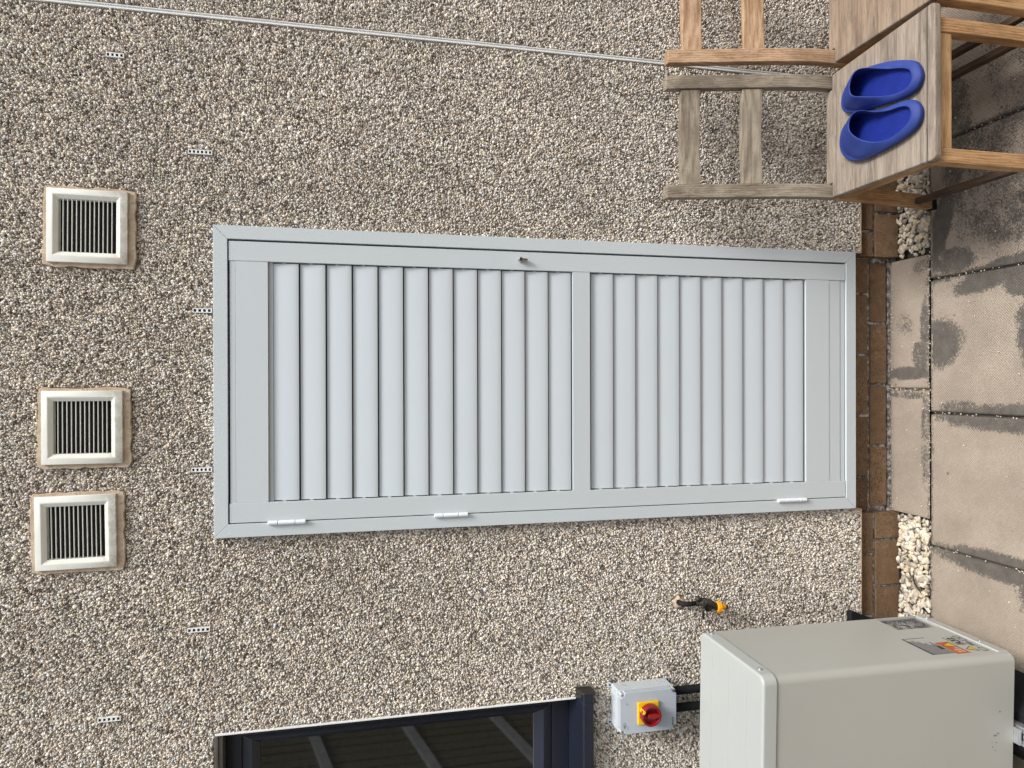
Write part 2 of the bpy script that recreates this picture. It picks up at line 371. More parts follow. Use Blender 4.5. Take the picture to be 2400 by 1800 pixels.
xs2 = np.round(np.concatenate([np.arange(-.478, -.040, .005), [-.0362, -.0358, -.0335, -.0282, -.0258, -.0252], np.arange(-.02, .4385, .005), [.4385]]), 5)
ys2 = np.round(np.arange(-.1425, .0500, .0045), 5)
tag(grid_slabs('paving_strip', np.unique(xs2), ys2, [(-.478, -.036, -.1425, .0405, -.002, .003, .0), (-.0255, .4385, -.1425, .0395, 0, -.003, .004)], 0.0, M['slab']), kind='structure')
mb = MB(); mb.box(-300, 300, -300, .3, -.5, -.03); tag(obj('ground', mb, M['soil']), kind='structure')
mb = MB()   # the rest of the patio, beyond the part close to the wall
for a, b in zip(JS[:-1], JS[1:]):
    for k in range(7):
        y1 = -1.104-.46*k; mb.box(a+.005, b-.005, y1-.45, y1, -.028, random.uniform(-.002, .001))
    if b < -1.9 or a > 1.89:
        mb.box(a+.005, b-.005, -.6025, YROW-.002, -.028, 0); mb.box(a+.005, b-.005, -1.10, -.6125, -.028, 0)
tag(obj('far_paving', mb, M['slab']), kind='structure')

# gravel strips
def pebbles(name, n, area, size, zfun, palette_attr, mat, seed, flat=.55, yfun=None):
    r = np.random.default_rng(seed); import bmesh
    bm = bmesh.new(); bmesh.ops.create_icosphere(bm, subdivisions=2, radius=1.0)
    bv = np.array([v.co[:] for v in bm.verts]); bf = np.array([[v.index for v in f.verts] for f in bm.faces]); bm.free()
    Vs = []; Fs = []; T = []
    for i in range(n):
        sc = size*r.uniform(.55, 1.25)*np.array([r.uniform(.75, 1.35), r.uniform(.6, 1.0), flat*r.uniform(.6, 1.1)])
        v = bv.copy()
        for _ in range(9):      # planes knocked off: angular stone
            d = r.normal(size=3); d /= np.linalg.norm(d); c = r.uniform(.35, .75); t = v@d; v = v-np.outer(np.clip(t-c, 0, None), d)
        v = v*sc
        q = Euler((r.uniform(-.6, .6), r.uniform(-.6, .6), r.uniform(0, 6.3))).to_matrix(); v = v@np.array(q).T
        x = r.uniform(area[0], area[1]); y = r.uniform(area[2], area[3])
        Vs.append(v+[x, y, zfun(r)]); Fs.append(bf+len(bv)*i); T += [r.uniform()]*len(bf)
    me = fast_mesh(name, np.concatenate(Vs), np.concatenate(Fs), 3); me.materials.append(mat)
    a = me.attributes.new('tone', 'FLOAT', 'FACE'); a.data.foreach_set('value', np.array(T, np.float32))
    o = bpy.data.objects.new(name, me); COL.objects.link(o); return o
m = NM('pebble', .7, .3); at = m.n('Attribute', attribute_name='tone', attribute_type='GEOMETRY'); co = m.coord()
c = m.ramp(at.outputs['Fac'], [(0, lin(120,112,104)), (.15, lin(176,166,152)), (.35, lin(206,197,180)), (.6, lin(226,219,204)), (.8, lin(214,196,160)), (.9, lin(190,188,186)), (1, lin(238,234,224))])
c = m.mix(m.ramp(m.noise(co, 90, 5, .65), [(.36, .5), (.6, 0.0)]), c, lin(160,140,112)); m.color(c); m.bump(m.noise(co, 260, 3), .0015); M['pebble'] = m.m
zf = lambda r: -.012+r.uniform(-.012, .012)
tag(pebbles('gravel', 1900, (.452, 1.75, -.136, .002), .0150, zf, None, M['pebble'], 3), kind='stuff')
bpy.data.objects['gravel']['label'] = 'strip of cream angular gravel under the wooden chairs'
g2 = pebbles('gravel', 2300, (-1.95, -.488, -.136, .002), .0150, zf, None, M['pebble'], 4); tag(g2, 'strip of cream angular gravel between the wall and the slabs by the heat pump', kind='stuff')
# stray chips lying in the joints and on the slabs
r = np.random.default_rng(9)
def strays(name, pts, size, label):
    import bmesh
    bm = bmesh.new(); bmesh.ops.create_icosphere(bm, subdivisions=1, radius=1.0); bv = np.array([v.co[:] for v in bm.verts]); bf = np.array([[v.index for v in f.verts] for f in bm.faces]); bm.free()
    Vs = []; Fs = []; T = []
    for i, (x, y, z) in enumerate(pts):
        s_ = size*r.uniform(.5, 1.3); v = bv*r.uniform(.6, 1.2, size=(len(bv), 1))*[s_, s_*.75, s_*.5]
        v = v@np.array(Euler((0, 0, r.uniform(0, 6))).to_matrix()).T
        Vs.append(v+[x, y, z+s_*.3]); Fs.append(bf+len(bv)*i); T += [r.uniform(.3, 1)]*len(bf)
    me = fast_mesh(name, np.concatenate(Vs), np.concatenate(Fs), 3); me.materials.append(M['pebble'])
    a = me.attributes.new('tone', 'FLOAT', 'FACE'); a.data.foreach_set('value', np.array(T, np.float32))
    o = bpy.data.objects.new(name, me); COL.objects.link(o); return tag(o, label, kind='stuff')
pts = [(r.uniform(-.47, .43), r.uniform(.02, .038), .001) for _ in range(70)]+[(-.031+r.normal()*.003, r.uniform(-.14, .02), -.003) for _ in range(22)]
pts += [(r.uniform(-.5, .45), -.1455+r.normal()*.002, -.003) for _ in range(60)]
for j in JX:
    if abs(j) < 1.2: pts += [(j+r.normal()*.002, r.uniform(-.6, -.16), -.006) for _ in range(22)]
pts += [(r.uniform(-1.2, 1.3), r.uniform(-.62, -.17), .001) for _ in range(60)]+[(r.uniform(-.46, .42), r.uniform(-.13, .02), .001) for _ in range(26)]
strays('stone_chips', pts, .0032, 'tiny pale stone chips scattered in the joints and over the slabs')

for (x0, y0, x1, y1, lb) in ((-.688, -.085, -.745, -.118, 'curled dark twig lying on the cream gravel, the longer one'), (-.742, -.022, -.772, -.040, 'short dark twig lying on the cream gravel close to the bricks')):
    mb = MB(); n_ = 9; rr = []
    for i in range(n_):
        u_ = i/(n_-1); p = Vector((x0+(x1-x0)*u_, y0+(y1-y0)*u_+.004*math.sin(u_*5), .010+.005*math.sin(u_*3.1))); rad = .0012+.0035*math.sin(math.pi*min(1, u_*.9+.08))
        rr.append([(p.x+rad*.5*math.cos(2*math.pi*k/7), p.y+rad*math.cos(2*math.pi*k/7), p.z+rad*.8*math.sin(2*math.pi*k/7)) for k in range(7)])
    mb.loft(rr); tag(obj('twig', mb, M['twig'], smooth=True), lb, 'twig')

# ------------------------------------------------------------------ house wall
wall = thing('house_wall', 'house wall finished in beige pebbledash above a brown brick plinth', 'wall', (0, 0, 0))
WX0, WX1, WZ0, WZ1 = -2.15, -1.037, 1.236, 2.341      # window opening
mb = MB()
mb.box(-7, WX0, .001, .30, .156, 5.2); mb.box(WX1, -.462, .001, .30, .156, 5.2); mb.box(-.462, .4605, .001, .30, .215, 5.2); mb.box(.4605, 7, .001, .30, .156, 5.2); mb.box(WX0, WX1, .001, .30, .156, WZ0-.005); mb.box(WX0, WX1, .001, .30, WZ1, 5.2)
obj('render_coat', mb, M['render_base'], wall)
# coarse dash far outside the frame
mb = MB(); mb.box(-7, -2.0, -.004, .0005, .156, WZ0-.01); mb.box(-7, WX0-.02, -.004, .0005, WZ0-.01, WZ1+.02); mb.box(-7, -2.0, -.004, .0005, WZ1+.02, 5.2)
mb.box(1.9, 7, -.004, .0005, .156, 5.2); mb.box(-2.0, 1.9, -.004, .0005, 3.16, 5.2)
obj('distant_pebbledash', mb, M['dash_far'], wall)
# plinth
mb = MB(); mb.box(-7, -.485, .0235, .29, -.1, .155); mb.box(.459, 7, .0235, .29, -.1, .155); mb.box(-.485, .459, .0505, .29, .011, .2); mb.box(-.485, .459, .0455, .29, -.1, .004)
obj('plinth_mortar', mb, M['mortar'], wall)
mb = MB()
def brick(x0, x1, y, z0, z1, side=.06):
    j = random.uniform(-.0015, .0015); mb.box(x0, x1, y+j, y+.05, z0, z1)
L0, L1, U0, U1, T1 = .012, .0810, .0925, .1545, .1535
for c0 in (.1,):
    xs_ = [(.322+.225*k) for k in (1, 0, -1, -2, -3, -4)]
    for a, b in zip(xs_[1:], xs_[:-1]):
        x0, x1 = max(a+.005, -.478), min(b-.005, .449)
        if x1-x0 > .01: brick(x0, x1, .042, .0925, .198)
    xs_ = [(.214+.2265*k) for k in (2, 1, 0, -1, -2, -3)]
    for a, b in zip(xs_[1:], xs_[:-1]):
        x0, x1 = max(a+.005, -.478), min(b-.005, .449)
        if x1-x0 > .01: brick(x0, x1, .042, L0, L1)
def course(start, end, joints, z0, z1):
    J = [start]+joints+[end]
    for i, (a, b) in enumerate(zip(J[:-1], J[1:])):
        lo, hi = min(a, b), max(a, b)
        mb.box(lo+(.005 if lo not in (start, end) else 0), hi-(.005 if hi not in (start, end) else 0), .015+random.uniform(-.0015, .0015), .07, z0, z1)
course(-.4815, -2.9, [-.633-.225*k for k in range(10)], .0925, T1); course(-.4815, -2.9, [-.582-.17*min(k, 1)-.225*max(0, k-1) for k in range(10)], L0-.03, L1)
course(.4545, 2.9, [.547+.225*k for k in range(10)], .0925, T1); course(.4545, 2.9, [.615+.225*k for k in range(10)], L0-.03, L1)
obj('brick_plinth', mb, M['brick'], wall, bevel=.0018, seg=1)
# bellcast bead at the foot of the render
mb = MB(); mb.box(-3, -.462, -.0045, .016, .1545, .1605); mb.box(.462, 3, -.0045, .016, .1545, .1605)
mb.box(-.4665, -.460, -.004, .016, .156, .198); mb.box(.4605, .467, -.004, .016, .156, .190)
obj('render_bead', mb, M['mortar_tan'], wall, bevel=.001, seg=1)
# white stop bead down the window reveal and its reveal faces
mb = MB(); mb.box(WX1-.001, WX1+.0045, -.0075, .02, WZ0+.0, WZ1+.003)
obj('stop_bead', mb, M['white'], wall, bevel=.0006, seg=1)
# movement joint bead
mb = MB(); BX = 1.0745
mb.box(BX-.0070, BX-.0022, -.0062, .001, .157, 3.3); mb.box(BX+.0022, BX+.0052, -.0062, .001, .157, 3.3); mb.box(BX-.0025, BX+.0025, -.0022, .001, .157, 3.3)
obj('movement_joint_bead', mb, M['white'], wall, bevel=.0006, seg=1)

# chippings
holes = [(-.449, .456, .1, 2.337), (-.4665, .467, .1, .2), (WX0-.004, WX1+.004, WZ0-.06, WZ1+.006), (BX-.011, BX+.009, 0, 9)]
VENTS = [(.4405, 2.672), (-.1245, 2.687), (-.4180, 2.7045)]
for vx, vz in VENTS: holes.append((vx-.115, vx+.111, vz-.122, vz+.116))
WEEPS = [(.9335, 2.6035, .047), (.673, 2.378, .066), (.211, 2.374, .052), (-.254, 2.377, .056), (-.7215, 2.387, .062), (-.9575, 2.6255, .060)]
for wx, wz, wh in WEEPS: holes.append((wx-.0085, wx+.0085, wz-wh/2-.003, wz+wh/2+.003))
holes += [(-.770, -.726, .850, .890), (-1.045, -.999, 1.170, 1.236)]
def make_chips():
    sx, sz = .0058, .0052
    X, Z = np.meshgrid(np.arange(-2.0, 1.9, sx), np.arange(.1625, 3.16, sz)); X = X+((np.arange(X.shape[0]) % 2)*sx/2)[:, None]
    X = (X+rng.uniform(-.0026, .0026, X.shape)).ravel(); Z = (Z+rng.uniform(-.0024, .0024, Z.shape)).ravel()
    half = 1.18+(3.16-Z)*.135; k = (X > -half-.1) & (X < half+.1)
    for x0, x1, z0, z1 in holes: k &= ~((X > x0-.0015) & (X < x1+.0015) & (Z > z0-.0015) & (Z < z1+.0015))
    X, Z = X[k], Z[k]; n = len(X)
    r0 = rng.lognormal(math.log(.0038), .28, n).clip(.0024, .0085); asp = rng.uniform(.5, 1.0, n); th = rng.uniform(0, math.pi, n)
    h = rng.uniform(.0020, .0054, n); gx, gz = rng.normal(0, .36, (2, n)); NP = 5
    ang = (np.arange(NP)/NP*2*math.pi)[None, :]+rng.uniform(-.35, .35, (n, NP)); rr = rng.uniform(.78, 1.18, (n, NP))
    lx = np.cos(ang)*rr*r0[:, None]; lz = np.sin(ang)*rr*(r0*asp)[:, None]
    ct, st = np.cos(th)[:, None], np.sin(th)[:, None]; ux = lx*ct-lz*st; uz = lx*st+lz*ct
    V = np.empty((n, 2*NP, 3)); b = np.full((n, NP), .0018)
    V[:, :NP, 0] = X[:, None]+ux; V[:, :NP, 2] = Z[:, None]+uz; V[:, :NP, 1] = b
    tx, tz = ux*.76, uz*.76
    V[:, NP:, 0] = X[:, None]+tx; V[:, NP:, 2] = Z[:, None]+tz; V[:, NP:, 1] = -(h[:, None]+gx[:, None]*tx+gz[:, None]*tz).clip(.0005, .0095)
    base = (np.arange(n)*2*NP)[:, None]
    quads = np.stack([np.stack([np.full(n, i), np.full(n, (i+1) % NP), np.full(n, NP+(i+1) % NP), np.full(n, NP+i)], 1) for i in range(NP)], 1)
    quads = (quads+base[:, :, None]).reshape(-1)         # n*5*4
    pent = (np.arange(NP, 2*NP)[None, :]+base).reshape(-1)
    loops = np.concatenate([quads, pent]); starts = np.concatenate([np.arange(n*NP)*4, n*NP*4+np.arange(n)*NP])
    me = bpy.data.meshes.new('stone_chippings'); me.vertices.add(n*2*NP); me.vertices.foreach_set('co', V.astype(np.float32).ravel())
    me.loops.add(len(loops)); me.loops.foreach_set('vertex_index', loops.astype(np.int32))
    me.polygons.add(len(starts)); me.polygons.foreach_set('loop_start', starts.astype(np.int32)); me.update(calc_edges=True)
    tone = rng.uniform(0, 1, n); t = np.concatenate([np.repeat(tone, NP), tone]).astype(np.float32)
    a = me.attributes.new('tone', 'FLOAT', 'FACE'); a.data.foreach_set('value', t)
    me.materials.append(M['chips']); o = bpy.data.objects.new('pebbledash', me); COL.objects.link(o); o.parent = wall
    return o
make_chips()

# ------------------------------------------------------------------ louvred cabinet door
cab = thing('louvred_cabinet', 'tall pale grey louvred cupboard door in its frame on the pebbledash wall', 'cupboard door', (0, -.03, .199))
XL, XR, ZB, ZT, FW = -.4524, .4587, .1992, 2.3401, .0392
YF = -.030
def miter(mb, y0, y1):
    o = [(XL, ZB), (XR, ZB), (XR, ZT), (XL, ZT)]; i = [(XL+FW, ZB+FW), (XR-FW, ZB+FW), (XR-FW, ZT-FW), (XL+FW, ZT-FW)]
    for k in range(4):
        q = (k+1) % 4; g = .0003
        P = [Vector((*o[k],)), Vector((*o[q],)), Vector((*i[q],)), Vector((*i[k],))]
        c = sum(P, Vector((0, 0)))/4; P = [p+(c-p).normalized()*g for p in P]
        mb.prism([tuple(p) for p in P], y0, y1, 'y')
mb = MB(); miter(mb, YF, .0); obj('outer_frame', mb, M['frame'], cab, bevel=.0012)
mb = MB(); mb.box(XL+.01, XR-.01, -.004, .0006, ZB+.01, ZT-.01); obj('gap_shade_panel', mb, plain('gap_shade_tone', lin(84,80,70), .8), cab)  # sheet tinted so the gaps between the slats read as shade
leaf = bpy.data.objects.new('door_leaf', None); COL.objects.link(leaf); leaf.parent = cab; leaf.empty_display_size = .05
LX0, LX1, LZ0, LZ1 = -.4105, .4140, .2410, 2.2975
SW = .0575; YL = -.0275
mb = MB(); mb.box(LX0, LX0+SW, YL, -.006, LZ0, LZ1); obj('stile', mb, M['frame'], leaf, bevel=.0012)
mb = MB(); mb.box(LX1-SW, LX1, YL, -.006, LZ0, LZ1); obj('stile', mb, M['frame'], leaf, bevel=.0012)
SX0, SX1 = LX0+SW, LX1-SW; YR = YL+.0012
def rail(parts):
    mb = MB()
    for a, b, dy in parts: mb.box(SX0, SX1, YR+dy, -.006, a, b)
    obj('rail', mb, M['frame'], leaf, bevel=.0009)
rail([(2.1890, 2.2790, 0), (2.2795, 2.2955, .0008)])
rail([(1.1910, 1.2500, 0)])
rail([(.3050, .3975, 0), (.2600, .3045, .0015), (.2415, .2580, .003)])
def louvre(z_top, n, pitch):
    mb = MB(); cl = MB(); g = .0030; yo = YR
    for i in range(n):
        zb = z_top-pitch*(i+1); prof = []
        K = 9
        for k in range(K+1):       # convex blade: tucked in at its top, nosing out at its foot
            t = k/K; z = zb+.0006+(pitch-.0040)*t
            y = yo+.0035+.0085*(t**1.6)+(.0012*(1-t/.08) if t < .08 else 0)
            prof.append((y, z))
        back = [(y+.0016, z) for y, z in prof[::-1]]; back[-1] = (prof[0][0]+.012, prof[0][1]+.0012)
        mb.prism(prof+[(q[0], q[1]) for q in back[:-1]]+[(prof[0][0]+.011, prof[0][1]+.003), (prof[0][0]+.011, prof[0][1])], SX0+g, SX1-g, 'x')
        for xa, xb in ((SX0, SX0+g), (SX1-g, SX1)):
            zc = zb+pitch*.55; mb.box(xa, xb, yo+.008, yo+.02, zc-.005, zc+.005)
    p = obj('louvre_panel', mb, M['slat'], leaf, bevel=0)
    for poly in p.data.polygons: poly.use_smooth = False
    mo = p.modifiers.new('smooth', 'BEVEL'); mo.width = .0007; mo.segments = 2; mo.limit_method = 'ANGLE'; mo.angle_limit = math.radians(40)
    p.data.shade_smooth(); w = p.modifiers.new('wn', 'WEIGHTED_NORMAL')
louvre(2.1785, 12, .0770); louvre(1.1880, 10, .0783)
mb = MB(); mb.box(SX0, SX1, YR+.010, -.006, 2.1755, 2.1885); obj('rail_lip', mb, M['frame'], leaf)
def hinge(z0, z1):
    h = bpy.data.objects.new('hinge', None); COL.objects.link(h); h.parent = cab; h.empty_display_size = .02
    L = z1-z0
    for a, b in ((0, .27), (.285, .73), (.745, 1)):
        mb = MB(); mb.lathe([(.0052, 0), (.0066, .0012), (.0066, (b-a)*L-.0012), (.0052, (b-a)*L)], (-.4128, YF-.0055, z0+a*L), (0, 0, 1), 20)
        obj('knuckle', mb, M['hinge'], h, smooth=False, bevel=.0)
    mb = MB(); mb.box(-.4160, -.4100, YF-.002, -.02, z0+.002, z1-.002); obj('leaf_plate', mb, M['hinge'], h)
for z0, z1 in ((2.0835, 2.1900), (1.5965, 1.7010), (.4028, .5134)): hinge(z0, z1)
lk = bpy.data.objects.new('lock', None); COL.objects.link(lk); lk.parent = cab; lk.empty_display_size = .02
mb = MB(); mb.lathe([(.0075, 0), (.0075, .016), (.0066, .017)], (.3880, YL, 1.4255), (0, -1, 0), 24)
pr = [(.3848, 1.4235), (.3912, 1.4235), (.3912, 1.4065)]+[(.388+.0032*math.cos(a), 1.4065-.0032*math.sin(a)) for a in np.linspace(0, math.pi, 7)[1:-1]]+[(.3848, 1.4065)]
mb.prism(pr, YL, YL-.0165, 'y'); obj('cylinder', mb, M['chrome'], lk, bevel=.0006)
mb = MB(); mb.box(.3872, .3888, YL-.0174, YL-.0168, 1.4215, 1.4295); mb.lathe([(.0022, 0), (.0022, .0006)], (.388, YL-.0169, 1.4255), (0, -1, 0), 14); obj('keyhole', mb, M['dark'], lk)

# ------------------------------------------------------------------ square extract vents
def vent(vx, vz, label, seed):
    t = thing('wall_vent', label, 'vent', (vx, 0, vz), 'square white vent grilles')
    rr = random.Random(seed)
    S = .1030; I = .0735
    # mortar bedding with ragged edge
    pts = []
    corners = [(-.115, -.1220), (.110, -.1220), (.111, .115), (-.114, .116)]
    for k in range(4):
        a, b = corners[k], corners[(k+1) % 4]
        for i in range(14):
            u = i/14; e = rr.uniform(-.0024, .0030) if i else -.005
            x = a[0]+(b[0]-a[0])*u; z = a[1]+(b[1]-a[1])*u
            nx, nz = [(0, -1), (1, 0), (0, 1), (-1, 0)][k]
            pts.append((vx+x+nx*e, vz+z+nz*e))
    def inner(k, i):
        a, b = [((-1, -1), (1, -1)), ((1, -1), (1, 1)), ((1, 1), (-1, 1)), ((-1, 1), (-1, -1))][k]; u = i/14; q = I+.003
        return (vx+q*(a[0]+(b[0]-a[0])*u), vz+q*(a[1]+(b[1]-a[1])*u))
    inn = [inner(k, i) for k in range(4) for i in range(14)]
    mb = MB(); mb.loft([[(x, .001, z) for x, z in pts], [(x, -.0125, z) for x, z in pts], [(x, -.0125, z) for x, z in inn], [(x, .001, z) for x, z in inn]], True, False, False); obj('mortar_bed', mb, M['mortar_tan'], t, bevel=.002)
    # frame: outer lip, flat bevel up, inner slope down
    def ring(s, y): return [(vx-s, y, vz-s), (vx+s, y, vz-s), (vx+s, y, vz+s), (vx-s, y, vz+s)]
    mb = MB(); rings = [ring(S, -.0115), ring(S, -.021), ring(S-.012, -.0262), ring(I+.0115, -.0272), ring(I, -.0190), ring(I, .004)]
    mb.loft(rings, True, False, False); o = obj('frame', mb, M['vent'], t, bevel=.0014)
    mb = MB(); p = 2*I/13
    for k in range(1, 13):
        z = vz-I+p*k; x0 = vx-I+.0003; x1 = vx+I-.0003
        mb.prism([(-.0185, z-.0008), (-.0185, z+.0008), (-.0135, z+.0008), (-.0135, z-.0008)], x0, x1, 'x')
    obj('grille', mb, M['vent'], t)
    mb = MB(); mb.box(vx-I-.002, vx+I+.002, -.0016, .0002, vz-I-.002, vz+I+.002); obj('duct_shade', mb, M['dark'], t)  # black sheet paints the shade inside the duct
    for ch in t.children:
        if ch.name.startswith('duct'): pass
    return t
v_ = vent(*VENTS[0], 'square white vent grille furthest from the window, above the lock side of the cupboard', 1); v_.rotation_euler.y = math.radians(.5)
vent(*VENTS[1], 'square white vent grille in the middle of three, above the cupboard', 2)
v_ = vent(*VENTS[2], 'square white vent grille nearest the window, above the hinge side of the cupboard', 3); v_.rotation_euler.y = math.radians(-.7)

# ------------------------------------------------------------------ weep vents
WL = ['short white slotted weep vent beside the plastic movement joint, above the chairs',
      'white slotted weep vent on bare pebbledash just right of the cupboard top corner',
      'white slotted weep vent touching the cupboard frame top, towards the lock side',
      'white slotted weep vent touching the cupboard frame top, towards the hinge side',
      'white slotted weep vent on pebbledash between cupboard and window head',
      'white slotted weep vent high above the window corner']
for (wx, wz, wh), lb in zip(WEEPS, WL):
    t = thing('weep_vent', lb, 'weep vent', (wx, 0, wz), 'small white weep vents')
    mb = MB(); w = .0062; n = max(4, round(wh/.0120)); zs = np.linspace(wz-wh/2, wz+wh/2, n+1)
    mb.box(wx-w, wx-w+.0022, -.0085, .002, wz-wh/2, wz+wh/2); mb.box(wx+w-.0022, wx+w, -.0085, .002, wz-wh/2, wz+wh/2)
    for z in zs: mb.box(wx-w+.0022, wx+w-.0022, -.0083, .002, max(z-.0026, wz-wh/2), min(z+.0026, wz+wh/2))
    obj('body', mb, M['white'], t)
    mb = MB(); mb.box(wx-w+.0022, wx+w-.0022, -.0050, -.0045, wz-wh/2+.001, wz+wh/2-.001); obj('slot_shade', mb, M['dark'], t)  # black strip paints the shade inside the openings

# ------------------------------------------------------------------ window
win = thing('window', 'dark navy framed window set back in the pebbledash wall', 'window', (-1.037, 0, 1.24))
yf = .062
mb = MB()
def wring(x0, x1, z0, z1, y): return [(x0, y, z0), (x1, y, z0), (x1, y, z1), (x0, y, z1)]
O = (WX0+.002, WX1-.0015, 1.2405, WZ1-.0015)
mb.loft([wring(*O, .115), wring(*O, yf), wring(O[0]+.042, O[1]-.040, O[2]+.056, O[3]-.060, yf), wring(O[0]+.042, O[1]-.040, O[2]+.056, O[3]-.060, yf+.014)], True, False, False)
obj('outer_frame', mb, M['navy'], win, bevel=.0015)
q = (O[0]+.043, O[1]-.041, O[2]+.057, O[3]-.061)
mb = MB(); mb.loft([wring(*q, .10), wring(*q, yf+.004), wring(q[0]+.012, q[1]-.012, q[2]+.030, q[3]-.030, yf-.004), wring(q[0]+.027, q[1]-.030, q[2]+.060, q[3]-.052, yf+.016), wring(q[0]+.027, q[1]-.030, q[2]+.060, q[3]-.052, yf+.03)], True, False, False)
sash = obj('sash', mb, M['navy'], win, bevel=.0012)
gl = NM('window_glass', .03, .9); gl.color((.006, .007, .007, 1)); gl.b.inputs['IOR'].default_value = 1.6
co = gl.coord(); gl.bump(gl.noise(gl.mapping(co, (1, 1, 1.0)), 5, 2), .0004, .12)
mb = MB(); mb.box(q[0]+.024, q[1]-.027, yf+.018, yf+.024, q[2]+.056, q[3]-.049); obj('glass', mb, gl.m, win)
mb = MB(); mb.box(q[0]+.024, q[1]-.0285, yf+.0165, yf+.0178, q[2]+.059, q[2]+.0615); obj('gasket', mb, M['greyink'], win)
# head trim
mb = MB(); mb.box(WX0, WX1-.002, -.001, .05, WZ1-.018, WZ1-.0012); mb.box(WX0, WX1-.002, -.006, .0, WZ1-.006, WZ1+.004)
m = plain('bronze_trim', (.11, .10, .085, 1), .35, metal=.3, var=.2, scale=20); obj('head_trim', mb, m, win, bevel=.0015)
# sill
SXR = -1.0115
mb = MB(); mb.prism([(.10, 1.240), (.06, 1.240), (-.004, 1.231), (-.040, 1.2255), (-.046, 1.220), (-.046, 1.189), (-.040, 1.186), (-.036, 1.189), (-.036, 1.212), (.10, 1.222)], WX0+.002, WX1-.0025, 'x')
mb.prism([(-.0085, 1.2302), (-.040, 1.2255), (-.046, 1.220), (-.046, 1.189), (-.040, 1.186), (-.036, 1.189), (-.036, 1.206), (-.0085, 1.211)], WX1-.0025, SXR, 'x')
obj('sill', mb, M['navy'], win, bevel=.0015)
mb = MB(); mb.prism([(.001, 1.236), (-.040, 1.2295), (-.048, 1.222), (-.049, 1.184), (-.036, 1.181), (.001, 1.184)], SXR, SXR+.008, 'x')
mb.prism([(.001, 1.236), (-.040, 1.2295), (-.040, 1.2262), (.001, 1.2325)], SXR-.014, SXR, 'x')
obj('sill_end_cap', mb, plain('end_cap', (.022, .019, .017, 1), .6, var=.3, scale=60), win, bevel=.0018)
mb = MB(); mb.box(WX0-.1, WX1+.1, .16, .5, .9, 2.7); obj('room_dark', mb, M['dark'], win)

# garden fence at the side of the patio: what the window pane mirrors
fen = thing('fence', 'dark brown close boarded garden fence with sloping rails, mirrored in the window', 'fence', (-2.4, -1.3, 0))
FXc = -2.40; sl_ = math.tan(math.radians(12.8))
mb = MB(); rr = random.Random(5); y = -1.2
while y > -6:
    h = 2.75+(-1.2-y)*sl_; mb.box(FXc-.012, FXc-.012+.011+rr.uniform(-.001, .002), y-.091, y, .02, h); y -= .102
mb.box(FXc-.02, FXc-.0125, -6.1, -1.2, .02, 2.7)
obj('boards', mb, plain('fence_boards', lin(98,94,76), .85, var=.4, scale=30), fen)
mr = plain('fence_rail', lin(150,154,156), .8, var=.2, scale=20)
for z0 in (2.24, 1.62, 1.0, .4):
    mb = MB(); ya, yb = -1.2, -6; za = z0+(-1.2+2.7)*-sl_; zb = z0+(6-2.7)*sl_
    mb.prism([(ya, za-.03), (ya, za+.03), (yb, zb+.03), (yb, zb-.03)], FXc+.001, FXc+.035, 'x'); obj('rail', mb, mr, fen)
for y in (-1.2, -3.0, -4.8):
    mb = MB(); mb.box(FXc-.11, FXc-.014, y-.05, y+.05, 0, 2.6+(-1.2-y)*sl_); obj('post', mb, mr, fen)

bf = thing('fence', 'added dark boarded fence behind the camera, unseen, to lower the frontal light', 'fence', (0, -6.2, 0))  # unseen fence, added to cut the light reaching the wall from the front
mb = MB(); x = -2.35
while x < 9: mb.box(x, x+.098, -6.22, -6.20+rr.uniform(-.002, .003), .02, 2.3); x += .102
obj('boards', mb, bpy.data.materials['fence_boards'], bf)
# ------------------------------------------------------------------ isolator switch box
iso = thing('isolator_switch', 'grey isolator box with red rotary knob on a yellow plate', 'isolator switch', (-1.064, 0, 1.02))
IX0, IX1, IZ0, IZ1 = -1.1305, -.9985, .921, 1.1135
mb = MB(); mb.box(IX0, IX1, -.062, -.003, IZ0, IZ1); obj('enclosure', mb, M['box'], iso, bevel=.004, seg=3)
c = .017
def notch(x0, x1, z0, z1, c):
    return [(x0+c, z0), (x1-c, z0), (x1-c*.75, z0+c*.75), (x1, z0+c), (x1, z1-c), (x1-c*.75, z1-c*.75), (x1-c, z1), (x0+c, z1), (x0+c*.75, z1-c*.75), (x0, z1-c), (x0, z0+c), (x0+c*.75, z0+c*.75)]
mb = MB(); mb.prism(notch(IX0-.001, IX1+.001, IZ0-.001, IZ1+.001, c), -.0635, -.0895, 'y'); lid = obj('lid', mb, M['boxlid'], iso, bevel=.0016)
mb = MB(); mb.box(IX0-.0015, IX1+.0015, -.0665, -.0615, IZ0-.0015, IZ1+.0015); obj('seam', mb, M['box'], iso, bevel=.001)
for x, z in ((IX0+.0075, IZ0+.0075), (IX1-.0075, IZ0+.0075), (IX0+.0075, IZ1-.0075), (IX1-.0075, IZ1-.0075)):
    mb = MB(); mb.cyl((x, -.064, z), (x, -.086, z), .0062, 18); s = obj('screw_post', mb, M['box'], iso, bevel=.0008)
    mb = MB(); mb.lathe([(.0042, 0), (.0042, .0012), (.003, .0018), (.0012, .0012)], (x, -.0862, z), (0, -1, 0), 14); obj('screw', mb, M['chrome'], s)
for x in (IX0+.006, IX1-.004):
    for z in (IZ1+.006, IZ0-.006):
        mb = MB(); mb.lathe([(.0085, 0), (.0085, .006), (.003, .006), (.003, .0062)], (x, -.003, z), (0, -1, 0), 18); lg = obj('fixing_lug', mb, M['box'], iso, bevel=.0008)
        mb = MB(); mb.lathe([(.0034, 0), (.0034, .0006)], (x, -.0092, z), (0, -1, 0), 12); obj('lug_hole', mb, M['ink'], lg)
